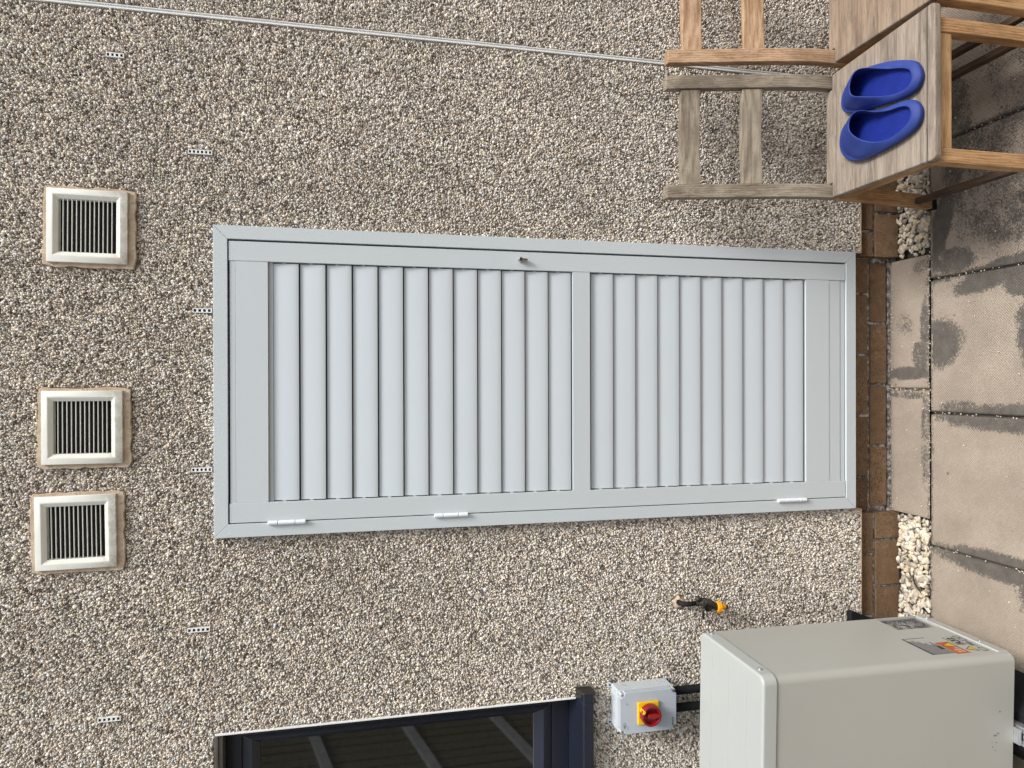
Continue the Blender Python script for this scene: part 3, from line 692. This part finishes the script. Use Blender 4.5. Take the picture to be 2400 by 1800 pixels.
for zc, yc in ((1.078, -.03), (.955, -.03)):
    mb = MB(); mb.lathe([(.0078, 0), (.0078, .0006), (.0070, .0006), (.0070, .0001)], (IX1, yc, zc), (1, 0, 0), 22); obj('knockout', mb, M['boxlid'], iso)
for xc in (-1.035, -1.092):
    mb = MB(); mb.lathe([(.011, 0), (.011, .0006), (.0100, .0006), (.0100, .0001)], (xc, -.033, IZ1), (0, 0, 1), 24); obj('knockout', mb, M['boxlid'], iso)
KX, KZ = -1.0655, 1.0205
mb = MB(); mb.box(KX-.0360, KX+.0355, -.0985, -.0893, KZ-.0355, KZ+.0355); yp = obj('yellow_plate', mb, M['yellow'], iso, bevel=.002)
mb = MB(); mb.lathe([(.0305, 0), (.0325, .002), (.0330, .020), (.0325, .026), (.0300, .0272), (.0262, .0262), (.0252, .012), (.0245, .0105)], (KX, -.0985, KZ), (0, -1, 0), 40)
kn = obj('red_knob', mb, M['red'], iso, bevel=.0006)
mb = MB(); mb.prism([(KX-.0060, KZ+.012), (KX+.0060, KZ+.012), (KX+.0085, KZ-.004), (KX+.0050, KZ-.0325), (KX-.0050, KZ-.0325), (KX-.0085, KZ-.004)], -.1085, -.1275, 'y')
obj('handle_bar', mb, M['red'], kn, bevel=.002)
mb = MB(); mb.prism([(KX+.0085, KZ+.0245), (KX+.018, KZ+.0205), (KX+.0205, KZ+.0262), (KX+.0105, KZ+.0312)], -.0986, -.1262, 'y'); obj('padlock_tab', mb, M['yellow'], kn, bevel=.0006)
RF = (math.pi/2, 0, 0)
text('lettering', 'M2633', .0092, M['ink'], lid, (-1.1165, -.0896, .9300), RF, bold=.0001)
text('lettering', 'IP67', .0062, M['greyink'], lid, (-1.1165, -.0896, 1.0855), RF)
text('lettering', 'MLS', .0062, M['ink'], lid, (-1.1095, -.0896, 1.0965), RF, bold=.0002)
mb = MB()
for k in range(30):
    a, b = 2*math.pi*k/30, 2*math.pi*(k+1)/30; cx, cz = -1.1030, 1.0990
    P = lambda r, t: (cx+r*1.25*math.cos(t), cz+r*.8*math.sin(t))
    mb.prism([P(.0075, a), P(.0075, b), P(.0068, b), P(.0068, a)], -.0895, -.0897, 'y')
obj('logo_ring', mb, M['ink'], lid); mb = MB()
mb.prism([(-1.032, 1.096), (-1.0315, 1.0962), (-1.0345, 1.086), (-1.035, 1.086)], -.0895, -.0897, 'y'); mb.prism([(-1.038, 1.091), (-1.030, 1.0915), (-1.030, 1.0908), (-1.038, 1.0903)], -.0895, -.0898, 'y')
obj('pen_mark', mb, M['ink'], lid)
# corrugated conduits
for xc, lb in ((-1.0265, 'black corrugated conduit below the isolator, the one nearer the tap'), (-1.0835, 'black corrugated conduit below the isolator, the one further from the tap')):
    mb = MB(); pr = [(.0150, 0), (.0150, .012)]; z = .012
    while z < .42: pr += [(.0116, z), (.0138, z+.0012), (.0138, z+.0028), (.0116, z+.0040)]; z += .0046
    mb.lathe(pr, (xc, -.047, .9205), (0, 0, -1), 20)
    o = obj('conduit', mb, M['black']); tag(o, lb, 'conduit', 'black conduits under the isolator')

# ------------------------------------------------------------------ garden tap
tap = thing('garden_tap', 'tarnished outdoor tap with yellow hose connector', 'tap', (-.747, 0, .868))
mb = MB(); n = 22; rr = random.Random(2); ring1 = []; ring2 = []
for k in range(n):
    a = 2*math.pi*k/n; r_ = .025*rr.uniform(.8, 1.2); ring1.append((-.748+r_*math.cos(a), .001, .870+r_*1.0*math.sin(a))); ring2.append((-.748+r_*.6*math.cos(a), -.012, .868+r_*.6*math.sin(a)))
mb.loft([ring1, ring2], True, False, True); obj('mortar_patch', mb, M['mortar_tan'], tap, bevel=.002)
def tube(mb, pts, rad, n=16):
    rings = []; P = [Vector(p) for p in pts]
    for i, p in enumerate(P):
        d = (P[min(i+1, len(P)-1)]-P[max(i-1, 0)]).normalized(); a = d.cross(Vector((1, .01, 0))).normalized(); b = d.cross(a)
        r_ = rad[i] if isinstance(rad, (list, tuple)) else rad
        rings.append([p+a*math.cos(2*math.pi*k/n)*r_+b*math.sin(2*math.pi*k/n)*r_ for k in range(n)])
    mb.loft(rings)
mb = MB(); tube(mb, [(-.745, .0, .874), (-.745, -.022, .8745), (-.745, -.034, .870), (-.7448, -.040, .858), (-.7425, -.046, .822)], [.0085, .0085, .0085, .0080, .0078]); obj('pipe', mb, M['black'], tap, smooth=True)
mb = MB(); tube(mb, [(-.7427, -.0455, .8275), (-.7422, -.047, .8175)], .0105, 6); obj('nut', mb, M['bronze'], tap, bevel=.001)
mb = MB(); tube(mb, [(-.7420, -.046, .8190), (-.738, -.050, .812), (-.738, -.055, .800), (-.744, -.060, .785), (-.749, -.063, .770), (-.7515, -.064, .758)], [.010, .015, .0165, .0165, .0125, .0110]); obj('body', mb, M['bronze'], tap, smooth=True)
mb = MB(); mb.lathe([(.0125, 0), (.0125, .012), (.0100, .012), (.0100, .009), (.0085, .009), (.0085, .011), (.0060, .011), (.0060, .008)], (-.7475, -.070, .800), (-.12, -1, .12), 24); obj('bonnet', mb, M['bronze'], tap)
mb = MB(); tube(mb, [(-.717, -.055, .8295), (-.728, -.063, .825)], [.0065, .009]); obj('boss', mb, M['bronze'], tap, smooth=True)
mb = MB(); mb.prism([(-.722, .8225), (-.722, .8170), (-.779, .8195), (-.783, .8225), (-.779, .8270), (-.752, .8262)], -.083, -.0885, 'y'); lv = obj('lever', mb, M['bronze'], tap, bevel=.0012)
mb = MB(); mb.lathe([(.0050, 0), (.0050, .004), (.0025, .0045)], (-.751, -.0885, .8235), (0, -1, 0), 14); obj('screw', mb, M['chrome'], lv)
mb = MB(); mb.cyl((-.7515, -.064, .7655), (-.7518, -.0645, .7565), .0125, 20); obj('thread', mb, M['bronze'], tap)
mb = MB(); mb.lathe([(.0150, 0), (.0168, .0015), (.0168, .0135), (.0150, .0155), (.0095, .0165), (.0090, .0215), (.0100, .023), (.0100, .0265), (.0085, .0275), (.0085, .031)], (-.7525, -.065, .7635), (-.05, -.03, -1), 28)
y_ = obj('hose_connector', mb, M['hose_y'], tap, bevel=.0004)
mb = MB()
for k in range(18):
    a = 2*math.pi*k/18; cx, cy = -.7530+.0168*math.cos(a), -.0653+.0168*math.sin(a); mb.cyl((cx, cy, .7615), (cx-.0006, cy, .7495), .0013, 6)
obj('grip_rib', mb, M['hose_y'], y_)
mb = MB(); mb.lathe([(.0088, 0), (.0094, .0015), (.0088, .003)], (-.7541, -.0659, .7325), (-.05, -.03, -1), 20); obj('seal', mb, M['ink'], y_)
mb = MB(); mb.lathe([(.0075, 0), (.0078, .004), (.0060, .006)], (-.7543, -.066, .7295), (-.05, -.03, -1), 20); obj('nozzle', mb, M['bronze'], y_)

# ------------------------------------------------------------------ heat pump
hp = thing('heat_pump', 'large ivory outdoor heat pump unit standing on rubber feet', 'heat pump', (-.7719, -.5863, .14))
hp.rotation_euler = (0, .0078, -.0148)
W_, D_, H_ = .885, .3334, .7785
def rbox(mb, x0, x1, y0, y1, z0, z1, r, n=6, top_r=0):
    """vertical corners rounded, optional rounded top"""
    def ring(ins, z):
        P = []; R = max(r-ins*.6, .0008)
        for cx, cy, a0 in ((x1-R-ins, y1-R-ins, 0), (x0+R+ins, y1-R-ins, 90), (x0+R+ins, y0+R+ins, 180), (x1-R-ins, y0+R+ins, 270)):
            for k in range(n+1):
                a = math.radians(a0+90*k/n); P.append((cx+R*math.cos(a), cy+R*math.sin(a), z))
        return P
    rings = [ring(0, z0)]
    if top_r:
        for k in range(n+1):
            a = math.radians(90*k/n); rings.append(ring(top_r*(1-math.cos(a)), z1-top_r+top_r*math.sin(a)))
    else: rings.append(ring(0, z1))
    mb.loft(rings)
def hobj(name, mb, mat, parent=hp, **k): return obj(name, mb, mat, parent, local=True, **k)
LH = .040
m_void = M['dark']
# casing as a shell: front wrap + right side with a grille opening
Rr = .022; GY0, GY1, GZ0, GZ1 = .232, .328, .018, .168    # opening in local coords (y from front, z)
mb = MB(); n = 8
zs0, zs1 = -.012, H_-LH-.0016
path = [(-W_, D_), (-W_, Rr)]+[(-W_+Rr-Rr*math.cos(a), Rr-Rr*math.sin(a)) for a in np.linspace(0, math.pi/2, n)[1:]]+[(-Rr, 0.0)]+[(-Rr+Rr*math.sin(a), Rr-Rr*math.cos(a)) for a in np.linspace(0, math.pi/2, n)[1:]]+[(0.0, GY0)]
vs = [(x, y, zs0) for x, y in path]+[(x, y, zs1) for x, y in path]; k = len(path)
mb.add(vs, [(i, i+1, k+i+1, k+i) for i in range(k-1)])
mb.add([(0, GY0, zs0), (0, D_, zs0), (0, D_, GZ0), (0, GY0, GZ0)], [(0, 1, 2, 3)])
mb.add([(0, GY0, GZ1), (0, D_, GZ1), (0, D_, zs1), (0, GY0, zs1)], [(0, 1, 2, 3)])
mb.add([(0, GY1, GZ0), (0, D_, GZ0), (0, D_, GZ1), (0, GY1, GZ1)], [(0, 1, 2, 3)])
mb.add([(-W_, D_, zs0), (0, D_, zs0), (0, D_, zs1), (-W_, D_, zs1)], [(0, 1, 2, 3)])
mb.add([(0, GY0, GZ0), (-.008, GY0, GZ0), (-.008, GY1, GZ0), (0, GY1, GZ0), (0, GY0, GZ1), (-.008, GY0, GZ1), (-.008, GY1, GZ1), (0, GY1, GZ1)], [(0,1,2,3), (4,5,6,7), (0,1,5,4), (3,2,6,7)])
cas = hobj('casing', mb, M['ivory'], smooth=False, recalc=False)
for pl in cas.data.polygons: pl.use_smooth = False
for i, pl in enumerate(cas.data.polygons):
    if i < k-1: pl.use_smooth = True
# dirt smears low on the front panel
ms = NM('scuffed_casing', .42, .45); co = ms.coord()
base = ms.ramp(ms.noise(co, 2, 4), [(.3, lin(162,162,156)), (.7, lin(167,167,161))])
acc = None
for (x, z, rx, rz) in ((-.223, .049, .006, .016), (-.218, .040, .005, .010), (-.157, .035, .006, .007), (-.254, .057, .005, .005), (-.265, .048, .003, .006), (-.243, .045, .003, .008), (-.240, .060, .003, .004)):
    v = ms.n('VectorMath', operation='SUBTRACT'); ms.l(co, v.inputs[0]); v.inputs[1].default_value = (x, 0, z)
    v2 = ms.n('VectorMath', operation='DIVIDE'); ms.l(v.outputs[0], v2.inputs[0]); v2.inputs[1].default_value = (rx, 1, rz)
    ln = ms.n('VectorMath', operation='LENGTH'); ms.l(v2.outputs[0], ln.inputs[0])
    acc = ln.outputs['Value'] if acc is None else ms.math('MINIMUM', acc, ln.outputs['Value'])
fz = ms.math('ADD', acc, ms.math('MULTIPLY', ms.noise(co, 260, 4, .7), .8))
ms.color(ms.mix(ms.ramp(fz, [(.35, .9), (.8, .4), (1, 0.0)]), base, lin(48,48,45))); ms.bump(ms.noise(co, 1300, 2), .00008)
cas.data.materials.clear(); cas.data.materials.append(ms.m)
mb = MB(); mb.box(-.0135, -.0125, GY0-.02, GY1+.02, GZ0-.01, GZ1+.02)
fm = NM('coil_fins', .5); co = fm.coord(); fm.b.inputs['Metallic'].default_value = .6
fm.color(fm.ramp(fm.noise(co, 48, 5, .7, 1.2), [(.40, (.03, .026, .022, 1)), (.5, (.16, .14, .12, 1)), (.58, (.75, .72, .66, 1))])); hobj('coil', mb, fm.m)
mb = MB()
for i in range(19): z = GZ0+.004+i*.008; mb.cyl((-.0055, GY0, z), (-.0055, GY1, z), .0007, 6)
hobj('guard_wires', mb, M['greyink'])
# base pan with flange
mb = MB(); rbox(mb, -.05, .0028, .0225, D_, -.0135, .0165, .004); hobj('base_pan', mb, M['ivory'], bevel=.0012)
mb = MB(); mb.box(-.001, .0045, .0235, D_-.008, .0165, .0190); hobj('base_ridge', mb, M['lid'], bevel=.0008)
# lid
mb = MB(); rbox(mb, -W_-.004, .004, -.004, D_+.003, H_-LH, H_, .024, 6, .007); hobj('top_lid', mb, M['lid'], smooth=False, bevel=0)
lidp = hp.children[-1]; lidp.data.shade_smooth(); b_ = lidp.modifiers.new('b', 'BEVEL'); b_.width = .0008; b_.segments = 1; b_.limit_method = 'ANGLE'; b_.angle_limit = math.radians(50); lidp.modifiers.new('wn', 'WEIGHTED_NORMAL')
mb = MB(); mb.box(-W_+.03, -.03, D_*.22, D_*.22+.0018, H_-.0003, H_+.0009); mb.box(-W_+.03, -.03, D_*.50, D_*.50+.0018, H_-.0003, H_+.0009); mb.box(-W_+.03, -.03, D_*.78, D_*.78+.0018, H_-.0003, H_+.0009)
hobj('lid_crease', mb, M['lid'], bevel=.0005)
def screw(loc, d):
    mb = MB(); mb.lathe([(.0068, 0), (.0068, .0008), (.0046, .0012), (.0046, .0036), (.0036, .0044), (.0016, .0040)], loc, d, 16); hobj('screw', mb, M['galv'])
screw((.004, D_-.028, H_-.022), (1, 0, 0)); screw((.004, .045, H_-.020), (1, 0, 0)); screw((.0025, .100, .003), (1, 0, 0)); screw((.0025, D_-.035, .003), (1, 0, 0))
# labels on the right side: local y = world y + .586, local z = world z - .14
def flat(name, poly, mat, x=.0006, parent=hp, t=.0006):
    mb = MB(); mb.prism(poly, x-t, x, 'x'); return hobj(name, mb, mat, parent=parent)
def rect(y0, y1, z0, z1): return [(y0, z0), (y1, z0), (y1, z1), (y0, z1)]
RS = (math.pi/2, 0, math.pi/2)
pl = flat('rating_plate', rect(.044, .161, .142, .218), M['label_w'])
mb = MB()
for i in range(11):
    z = .146+i*.0064; mb.prism(rect(.047, .047+random.uniform(.06, .110), z, z+.0022), .0006, .0010, 'x')
mb.prism(rect(.044, .161, .2145, .219), .0006, .0011, 'x'); mb.prism(rect(.044, .0455, .142, .219), .0006, .0011, 'x'); mb.prism(rect(.1595, .161, .142, .219), .0006, .0011, 'x'); mb.prism(rect(.075, .095, .150, .158), .0006, .0012, 'x')
hobj('print_lines', mb, M['ink'], parent=pl)
ol = flat('warning_label', rect(.038, .120, .097, .142), M['orange_s'])
flat('pictogram', [(.078, .102), (.116, .102), (.097, .136)], M['ink'], .0010, ol, .0004); flat('pictogram', [(.082, .1045), (.112, .1045), (.097, .1315)], M['yellow_s'], .0014, ol, .0004)
for y0, z0, mt in ((.045, .105, 'label_w'), (.058, .105, 'label_w'), (.045, .118, 'yellow_s'), (.058, .118, 'label_w'), (.070, .105, 'label_w')): flat('pictogram', rect(y0, y0+.009, z0, z0+.009), M[mt], .0010, ol, .0004)
rl = flat('refrigerant_label', rect(.093, .151, .056, .088), M['ink']); flat('label_field', rect(.0945, .1495, .0575, .0865), M['ivory'], .0009, rl, .0003)
text('lettering', 'R32', .030, M['ink'], rl, (.0012, .0965, .0605), RS, local=True, bold=.0012)
tl = flat('hazard_triangle', [(.044, .060), (.081, .060), (.0625, .090)], M['ink']); flat('triangle_field', [(.0485, .0628), (.0765, .0628), (.0625, .0855)], M['yellow_s'], .0010, tl, .0004)
mb = MB()
mb.prism(rect(.130, .152, .030, .046), .0004, .0008, 'x'); hobj('small_label', mb, M['label_w'])
mb = MB()
for r0 in (rect(.120, .152, .047, .0485), rect(.120, .152, .029, .0305), rect(.118, .1195, .029, .0485), rect(.1525, .154, .029, .0485), rect(.095, .116, .036, .0385), rect(.080, .105, .043, .0455), rect(.080, .105, .049, .0505), rect(.070, .098, .038, .0395),
           rect(.040, .064, .048, .0495), rect(.040, .064, .033, .0345), rect(.040, .0415, .0345, .048), rect(.0625, .064, .0345, .048), rect(.134, .142, .036, .041)): mb.prism(r0, .0008, .0012, 'x')
hobj('diagram_lines', mb, M['ink'])
# fan guard on the front, further along
mb = MB()
for r_ in np.linspace(.03, .235, 16):
    for k in range(40):
        a, b = 2*math.pi*k/40, 2*math.pi*(k+1)/40; P = lambda q, t: (-.62+q*math.cos(t), .385+q*math.sin(t))
        if k % 1 == 0: mb.prism([P(r_-.0015, a), P(r_-.0015, b), P(r_+.0015, b), P(r_+.0015, a)], -.016, -.012, 'y')
for k in range(8):
    a = 2*math.pi*k/8; mb.cyl((-.62, -.012, .385), (-.62+.24*math.cos(a), -.012, .385+.24*math.sin(a)), .002, 6)
hobj('fan_guard', mb, M['lid'])
mb = MB(); mb.lathe([(.24, 0), (.24, .003)], (-.62, -.0005, .385), (0, -1, 0), 48); hobj('fan_opening', mb, M['dark'])

# rubber feet with channel
def foot(xc, label):
    t = thing('rubber_foot', label, 'support foot', (xc, -.4, 0), 'rubber feet under the heat pump')
    mb = MB(); mb.prism([(xc-.130, 0), (xc+.130, 0), (xc+.124, .012), (xc+.050, .094), (xc-.050, .094), (xc-.124, .012)], -.74, -.16, 'y'); obj('rubber_block', mb, M['black'], t, bevel=.004)
    mb = MB(); mb.box(xc-.026, xc+.026, -.72, -.18, .0945, .0965); mb.box(xc-.026, xc-.0235, -.72, -.18, .0965, .1165); mb.box(xc+.0235, xc+.026, -.72, -.18, .0965, .1165)
    mb.box(xc-.026, xc-.010, -.72, -.18, .1165, .1190); mb.box(xc+.010, xc+.026, -.72, -.18, .1165, .1190); obj('channel', mb, M['galv'], t, bevel=.0008)
    for y in (-.622, -.24):
        mb = MB(); mb.lathe([(.016, 0), (.016, .002), (.0075, .002), (.0075, .009), (.006, .0105)], (xc+.002, y, .1192), (0, 0, 1), 20); obj('bolt', mb, M['galv'], t)
foot(-.998, 'black rubber foot with metal channel under the near end of the heat pump')
# mounting brackets of the unit (join base pan to channel)
mb = MB(); mb.box(-.248, -.204, -.020, D_+.02, -.0185, -.0125); hobj('mounting_rail', mb, M['galv'])
# black insulated pipe cover low on the wall behind the unit
mb = MB(); mb.prism([(-.8165, .214), (-.819, .219), (-.826, .2205), (-1.25, .2205), (-1.25, .02), (-1.02, .02), (-.890, .060), (-.852, .130), (-.825, .196)], -.0305, -.0065, 'y')
tag(obj('pipe_cover', mb, M['black'], bevel=.003), 'black rubber pipe cover on the wall foot behind the heat pump', 'pipe cover')

# ------------------------------------------------------------------ wooden chairs
def chair(label, dx, dy, mats):
    t = thing('wooden_chair', label, 'chair', (.78+dx, -.43+dy, 0), 'slatted garden chairs beside the cupboard')
    o = lambda name, mb, mat, **k: obj(name, mbmove(mb), M[mat], t, center=True, **k)
    def mbmove(mb): mb.v = [(v[0]+dx, v[1]+dy, v[2]) for v in mb.v]; return mb
    yc = [(0, -.165), (.2, -.198), (.40, -.2185), (.50, -.2165), (.60, -.200), (.80, -.150), (.966, -.108)]   # centreline of the back post
    hd = .0155
    for (x0, x1), mt in zip(((.586, .629), (.934, .977)), mats['post']):
        prof = [(y-hd, z) for z, y in yc]+[(y+hd, z) for z, y in yc[::-1]]
        up = [(y-hd, z) for z, y in yc if z >= .45]; 
        def part(lo, hi):
            zz = [lo]+[z for z, y in yc if lo < z < hi]+[hi]; yy = [float(np.interp(z, [a for a, b in yc], [b for a, b in yc])) for z in zz]
            return [(y-hd, z) for z, y in zip(zz, yy)]+[(y+hd, z) for z, y in list(zip(zz, yy))[::-1]]
        mb = MB(); mb.prism(part(.4300, .966), x0, x1, 'x'); o('back_post', mb, mt, bevel=.003)
        mb = MB(); mb.prism(part(.022, .4296), x0, x1, 'x'); o('rear_leg', mb, mats['side'].replace('1', '2'), bevel=.003)
        mb = MB(); mb.prism([(y, z) for y, z in part(0, .0216)], x0-.0012, x1+.0012, 'x'); o('foot_pad', mb, 'black', bevel=.002)
    def ypost(z): return float(np.interp(z, [a for a, b in yc], [b for a, b in yc]))
    for (za, zb), mt in zip(((.858, .918), (.667, .729)), mats['rail']):
        mb = MB(); rings = []
        for k in range(13):
            u = k/12; x = .6295+(.9335-.6295)*u; bow = .007*math.sin(u*math.pi); crown = .0
            ya, yb = ypost(za)+bow, ypost(zb)+bow
            rings.append([(x, ya-.009, za), (x, yb-.009, zb+crown), (x, yb+.009, zb+crown), (x, ya+.009, za)])
        mb.loft(rings); o('back_rail', mb, mt, bevel=.0025)
    # seat
    poly = [(.6320, -.207), (.6320, -.2360), (.5865, -.2360), (.5835, -.634), (.5860, -.643), (.5920, -.648), (.990, -.6465), (.9970, -.643), (.9995, -.634), (.9775, -.2360), (.9310, -.2360), (.9310, -.207)]
    mb = MB(); mb.prism(poly, .428, .450, 'z'); o('seat', mb, mats['seat'], bevel=.0045, seg=3)
    for x0, x1 in ((.580, .6195), (.9270, .9665)):
        mb = MB(); mb.prism([(x0, -.6370), (x1, -.6370), (x1, -.6020), (x0, -.6020)], 0, .4275, 'z'); o('front_leg', mb, mats['leg'], bevel=.003)
    mb = MB(); mb.box(.6198, .9268, -.6330, -.6130, .3830, .4274); o('front_apron', mb, mats['apron'], bevel=.002)
    mb = MB(); mb.box(.630, .933, -.228, -.210, .3830, .4274); o('rear_apron', mb, mats['apron'], bevel=.002)
    for x0, x1 in ((.5900, .6080), (.9480, .9650)):
        mb = MB(); mb.box(x0, x1, -.6018, -.2345, .3830, .4272); o('side_apron', mb, mats['side'], bevel=.002)
        mb = MB(); xa = x0+.003; mb.prism([(-.6018, .088), (-.6018, .112), (-.1985, .105), (-.1945, .081)], xa, xa+.020, 'x'); o('stretcher', mb, mats['stretch'], bevel=.002)
    return t
chair('greyed wooden chair whose seat holds the blue clogs', 0, 0,
      dict(post=('w_grey2', 'w_grey2'), rail=('w_grey0', 'w_grey0'), seat='seat', leg='w_org2', apron='w_org0', side='w_org1', stretch='w_str1'))
chair('browner wooden chair behind the clog chair, cut by the photo edge', .425, -.012,
      dict(post=('w_tan2', 'w_tan2'), rail=('w_tan0', 'w_tan0'), seat='seat2', leg='w_org2', apron='w_org0', side='w_org1', stretch='w_str1'))

# ------------------------------------------------------------------ clogs
def catmull(P, n):
    P = [Vector(p) for p in P]; m_ = len(P); out = []
    for i in range(m_):
        p0, p1, p2, p3 = P[i-1], P[i], P[(i+1) % m_], P[(i+2) % m_]
        for k in range(12):
            t = k/12; out.append(.5*((2*p1)+(p2-p0)*t+(2*p0-5*p1+4*p2-p3)*t*t+(3*p1-p0-3*p2+p3)*t**3))
    L = [0]
    for a, b in zip(out, out[1:]+out[:1]): L.append(L[-1]+(b-a).length)
    res = []; j = 0
    for k in range(n):
        s = L[-1]*k/n
        while L[j+1] < s: j += 1
        u = (s-L[j])/max(1e-9, L[j+1]-L[j]); res.append(out[j].lerp(out[(j+1) % len(out)], u))
    return res
def clog(label, outl, opn, toe):
    """outl/opn: closed outlines (x,y) both starting at the heel and running the same way; toe = direction point"""
    t = thing('clog', label, 'clog', (outl[0][0], outl[0][1], .4502), 'pair of blue clogs on the chair seat')
    opn = [(x, y-.036*max(0, min(1, (y+.52)/.14))) for x, y in opn]; outl = [(x, y+.011*max(0, min(1, (y+.42)/.08))) for x, y in outl]
    n = 56; A = catmull(outl, n); B = catmull(opn, n)
    heel = Vector(outl[0]); tv = Vector(toe)-heel; Ln = tv.length; tv.normalize()
    def u(p): return max(0, min(1, (p-heel).dot(tv)/Ln))
    z0 = .4502
    def sm(x, a, b): x = max(0, min(1, (x-a)/(b-a))); return x*x*(3-2*x)
    cA = sum(A, Vector((0, 0)))/n
    # rim height: low wall round the heel, climbing to the instep
    rim = [.029+.041*sm(u(b), .30, .68) for b in B]
    rings = []
    def R(fn): rings.append([fn(i) for i in range(n)])
    def ins(p, d): v = (cA-p); return p+v.normalized()*d
    R(lambda i: (*ins(A[i], .010), z0)); R(lambda i: (*ins(A[i], .003), z0+.003)); R(lambda i: (*A[i], z0+.011)); R(lambda i: (*ins(A[i], .0008), z0+.018))
    R(lambda i: (*ins(A[i], .0025+.0100*sm(u(A[i]), .70, .92)), z0+.0195)); R(lambda i: (*ins(A[i], .0030+.0150*sm(u(A[i]), .70, .92)), z0+.0200))
    for s_ in (.15, .35, .6, .82, .95):
        def fn(i, s=s_):
            a = ins(A[i], .0035+.0150*sm(u(A[i]), .70, .92)); b = B[i]; p = a.lerp(b, s)
            toe_ = sm(u(A[i]), .5, .8)
            h0, h1 = .021+.006*toe_, rim[i]
            # toe cap rises fast then levels, heel wall rolls over
            zz = h0+(h1-h0)*(1-(1-s)**(2.1-1.0*toe_))
            return (p.x, p.y, z0+zz)
        R(fn)
    R(lambda i: (*B[i], z0+rim[i]-.0002)); R(lambda i: (*ins(B[i], .0022), z0+rim[i]-.0015)); R(lambda i: (*ins(B[i], .0022), z0+rim[i]-.006))
    R(lambda i: (*(ins(A[i], .014).lerp(B[i], .25 if u(A[i]) < .6 else .08)), z0+.0155+.002))
    R(lambda i: (*(ins(A[i], .017).lerp(B[i], .25 if u(A[i]) < .6 else .08)), z0+.0145))
    mb = MB(); mb.loft(rings, True, True, False); o = obj('shell', mb, M['blue'], t, smooth=True)
    s2 = o.modifiers.new('sub', 'SUBSURF'); s2.levels = 1; s2.render_levels = 2
    mb = MB(); r2 = []
    for d_, z_ in ((.0155, .0150), (.022, .0146), (.034, .0135)): r2.append([(*(ins(A[i], d_).lerp(B[i], .2 if u(A[i]) < .6 else .05)), z0+z_) for i in range(n)])
    mb.loft(r2, True, False, True); obj('insole', mb, M['insole'], t, smooth=True)
    return t
# outlines traced on the seat plane, heel first, going round by the outer side
oA = [(.812, -.621), (.853, -.607), (.873, -.577), (.893, -.530), (.909, -.480), (.923, -.415), (.922, -.370), (.911, -.340), (.885, -.316), (.855, -.310), (.828, -.325), (.812, -.358), (.800, -.405), (.789, -.480), (.779, -.547), (.783, -.600)]
pA = [(.812, -.600), (.838, -.592), (.855, -.565), (.874, -.515), (.889, -.470), (.901, -.430), (.901, -.398), (.886, -.375), (.860, -.368), (.836, -.378), (.823, -.410), (.811, -.455), (.801, -.505), (.793, -.550), (.795, -.585)]
oB = [(.722, -.619), (.753, -.603), (.768, -.566), (.774, -.514), (.783, -.456), (.798, -.409), (.803, -.364), (.795, -.335), (.776, -.312), (.750, -.303), (.722, -.305), (.690, -.325), (.666, -.362), (.656, -.409), (.660, -.497), (.669, -.563), (.687, -.608)]
pB = [(.722, -.597), (.742, -.586), (.752, -.558), (.758, -.512), (.768, -.460), (.781, -.425), (.784, -.392), (.770, -.370), (.742, -.366), (.716, -.385), (.694, -.420), (.680, -.465), (.678, -.515), (.686, -.562), (.702, -.590)]
clog('blue clog nearer the browner chair, lying straight with its heel to the seat front', oA, pA, (.868, -.310))
clog('blue clog nearer the louvred cupboard, toe pointing to the wall', oB, pB, (.745, -.303))
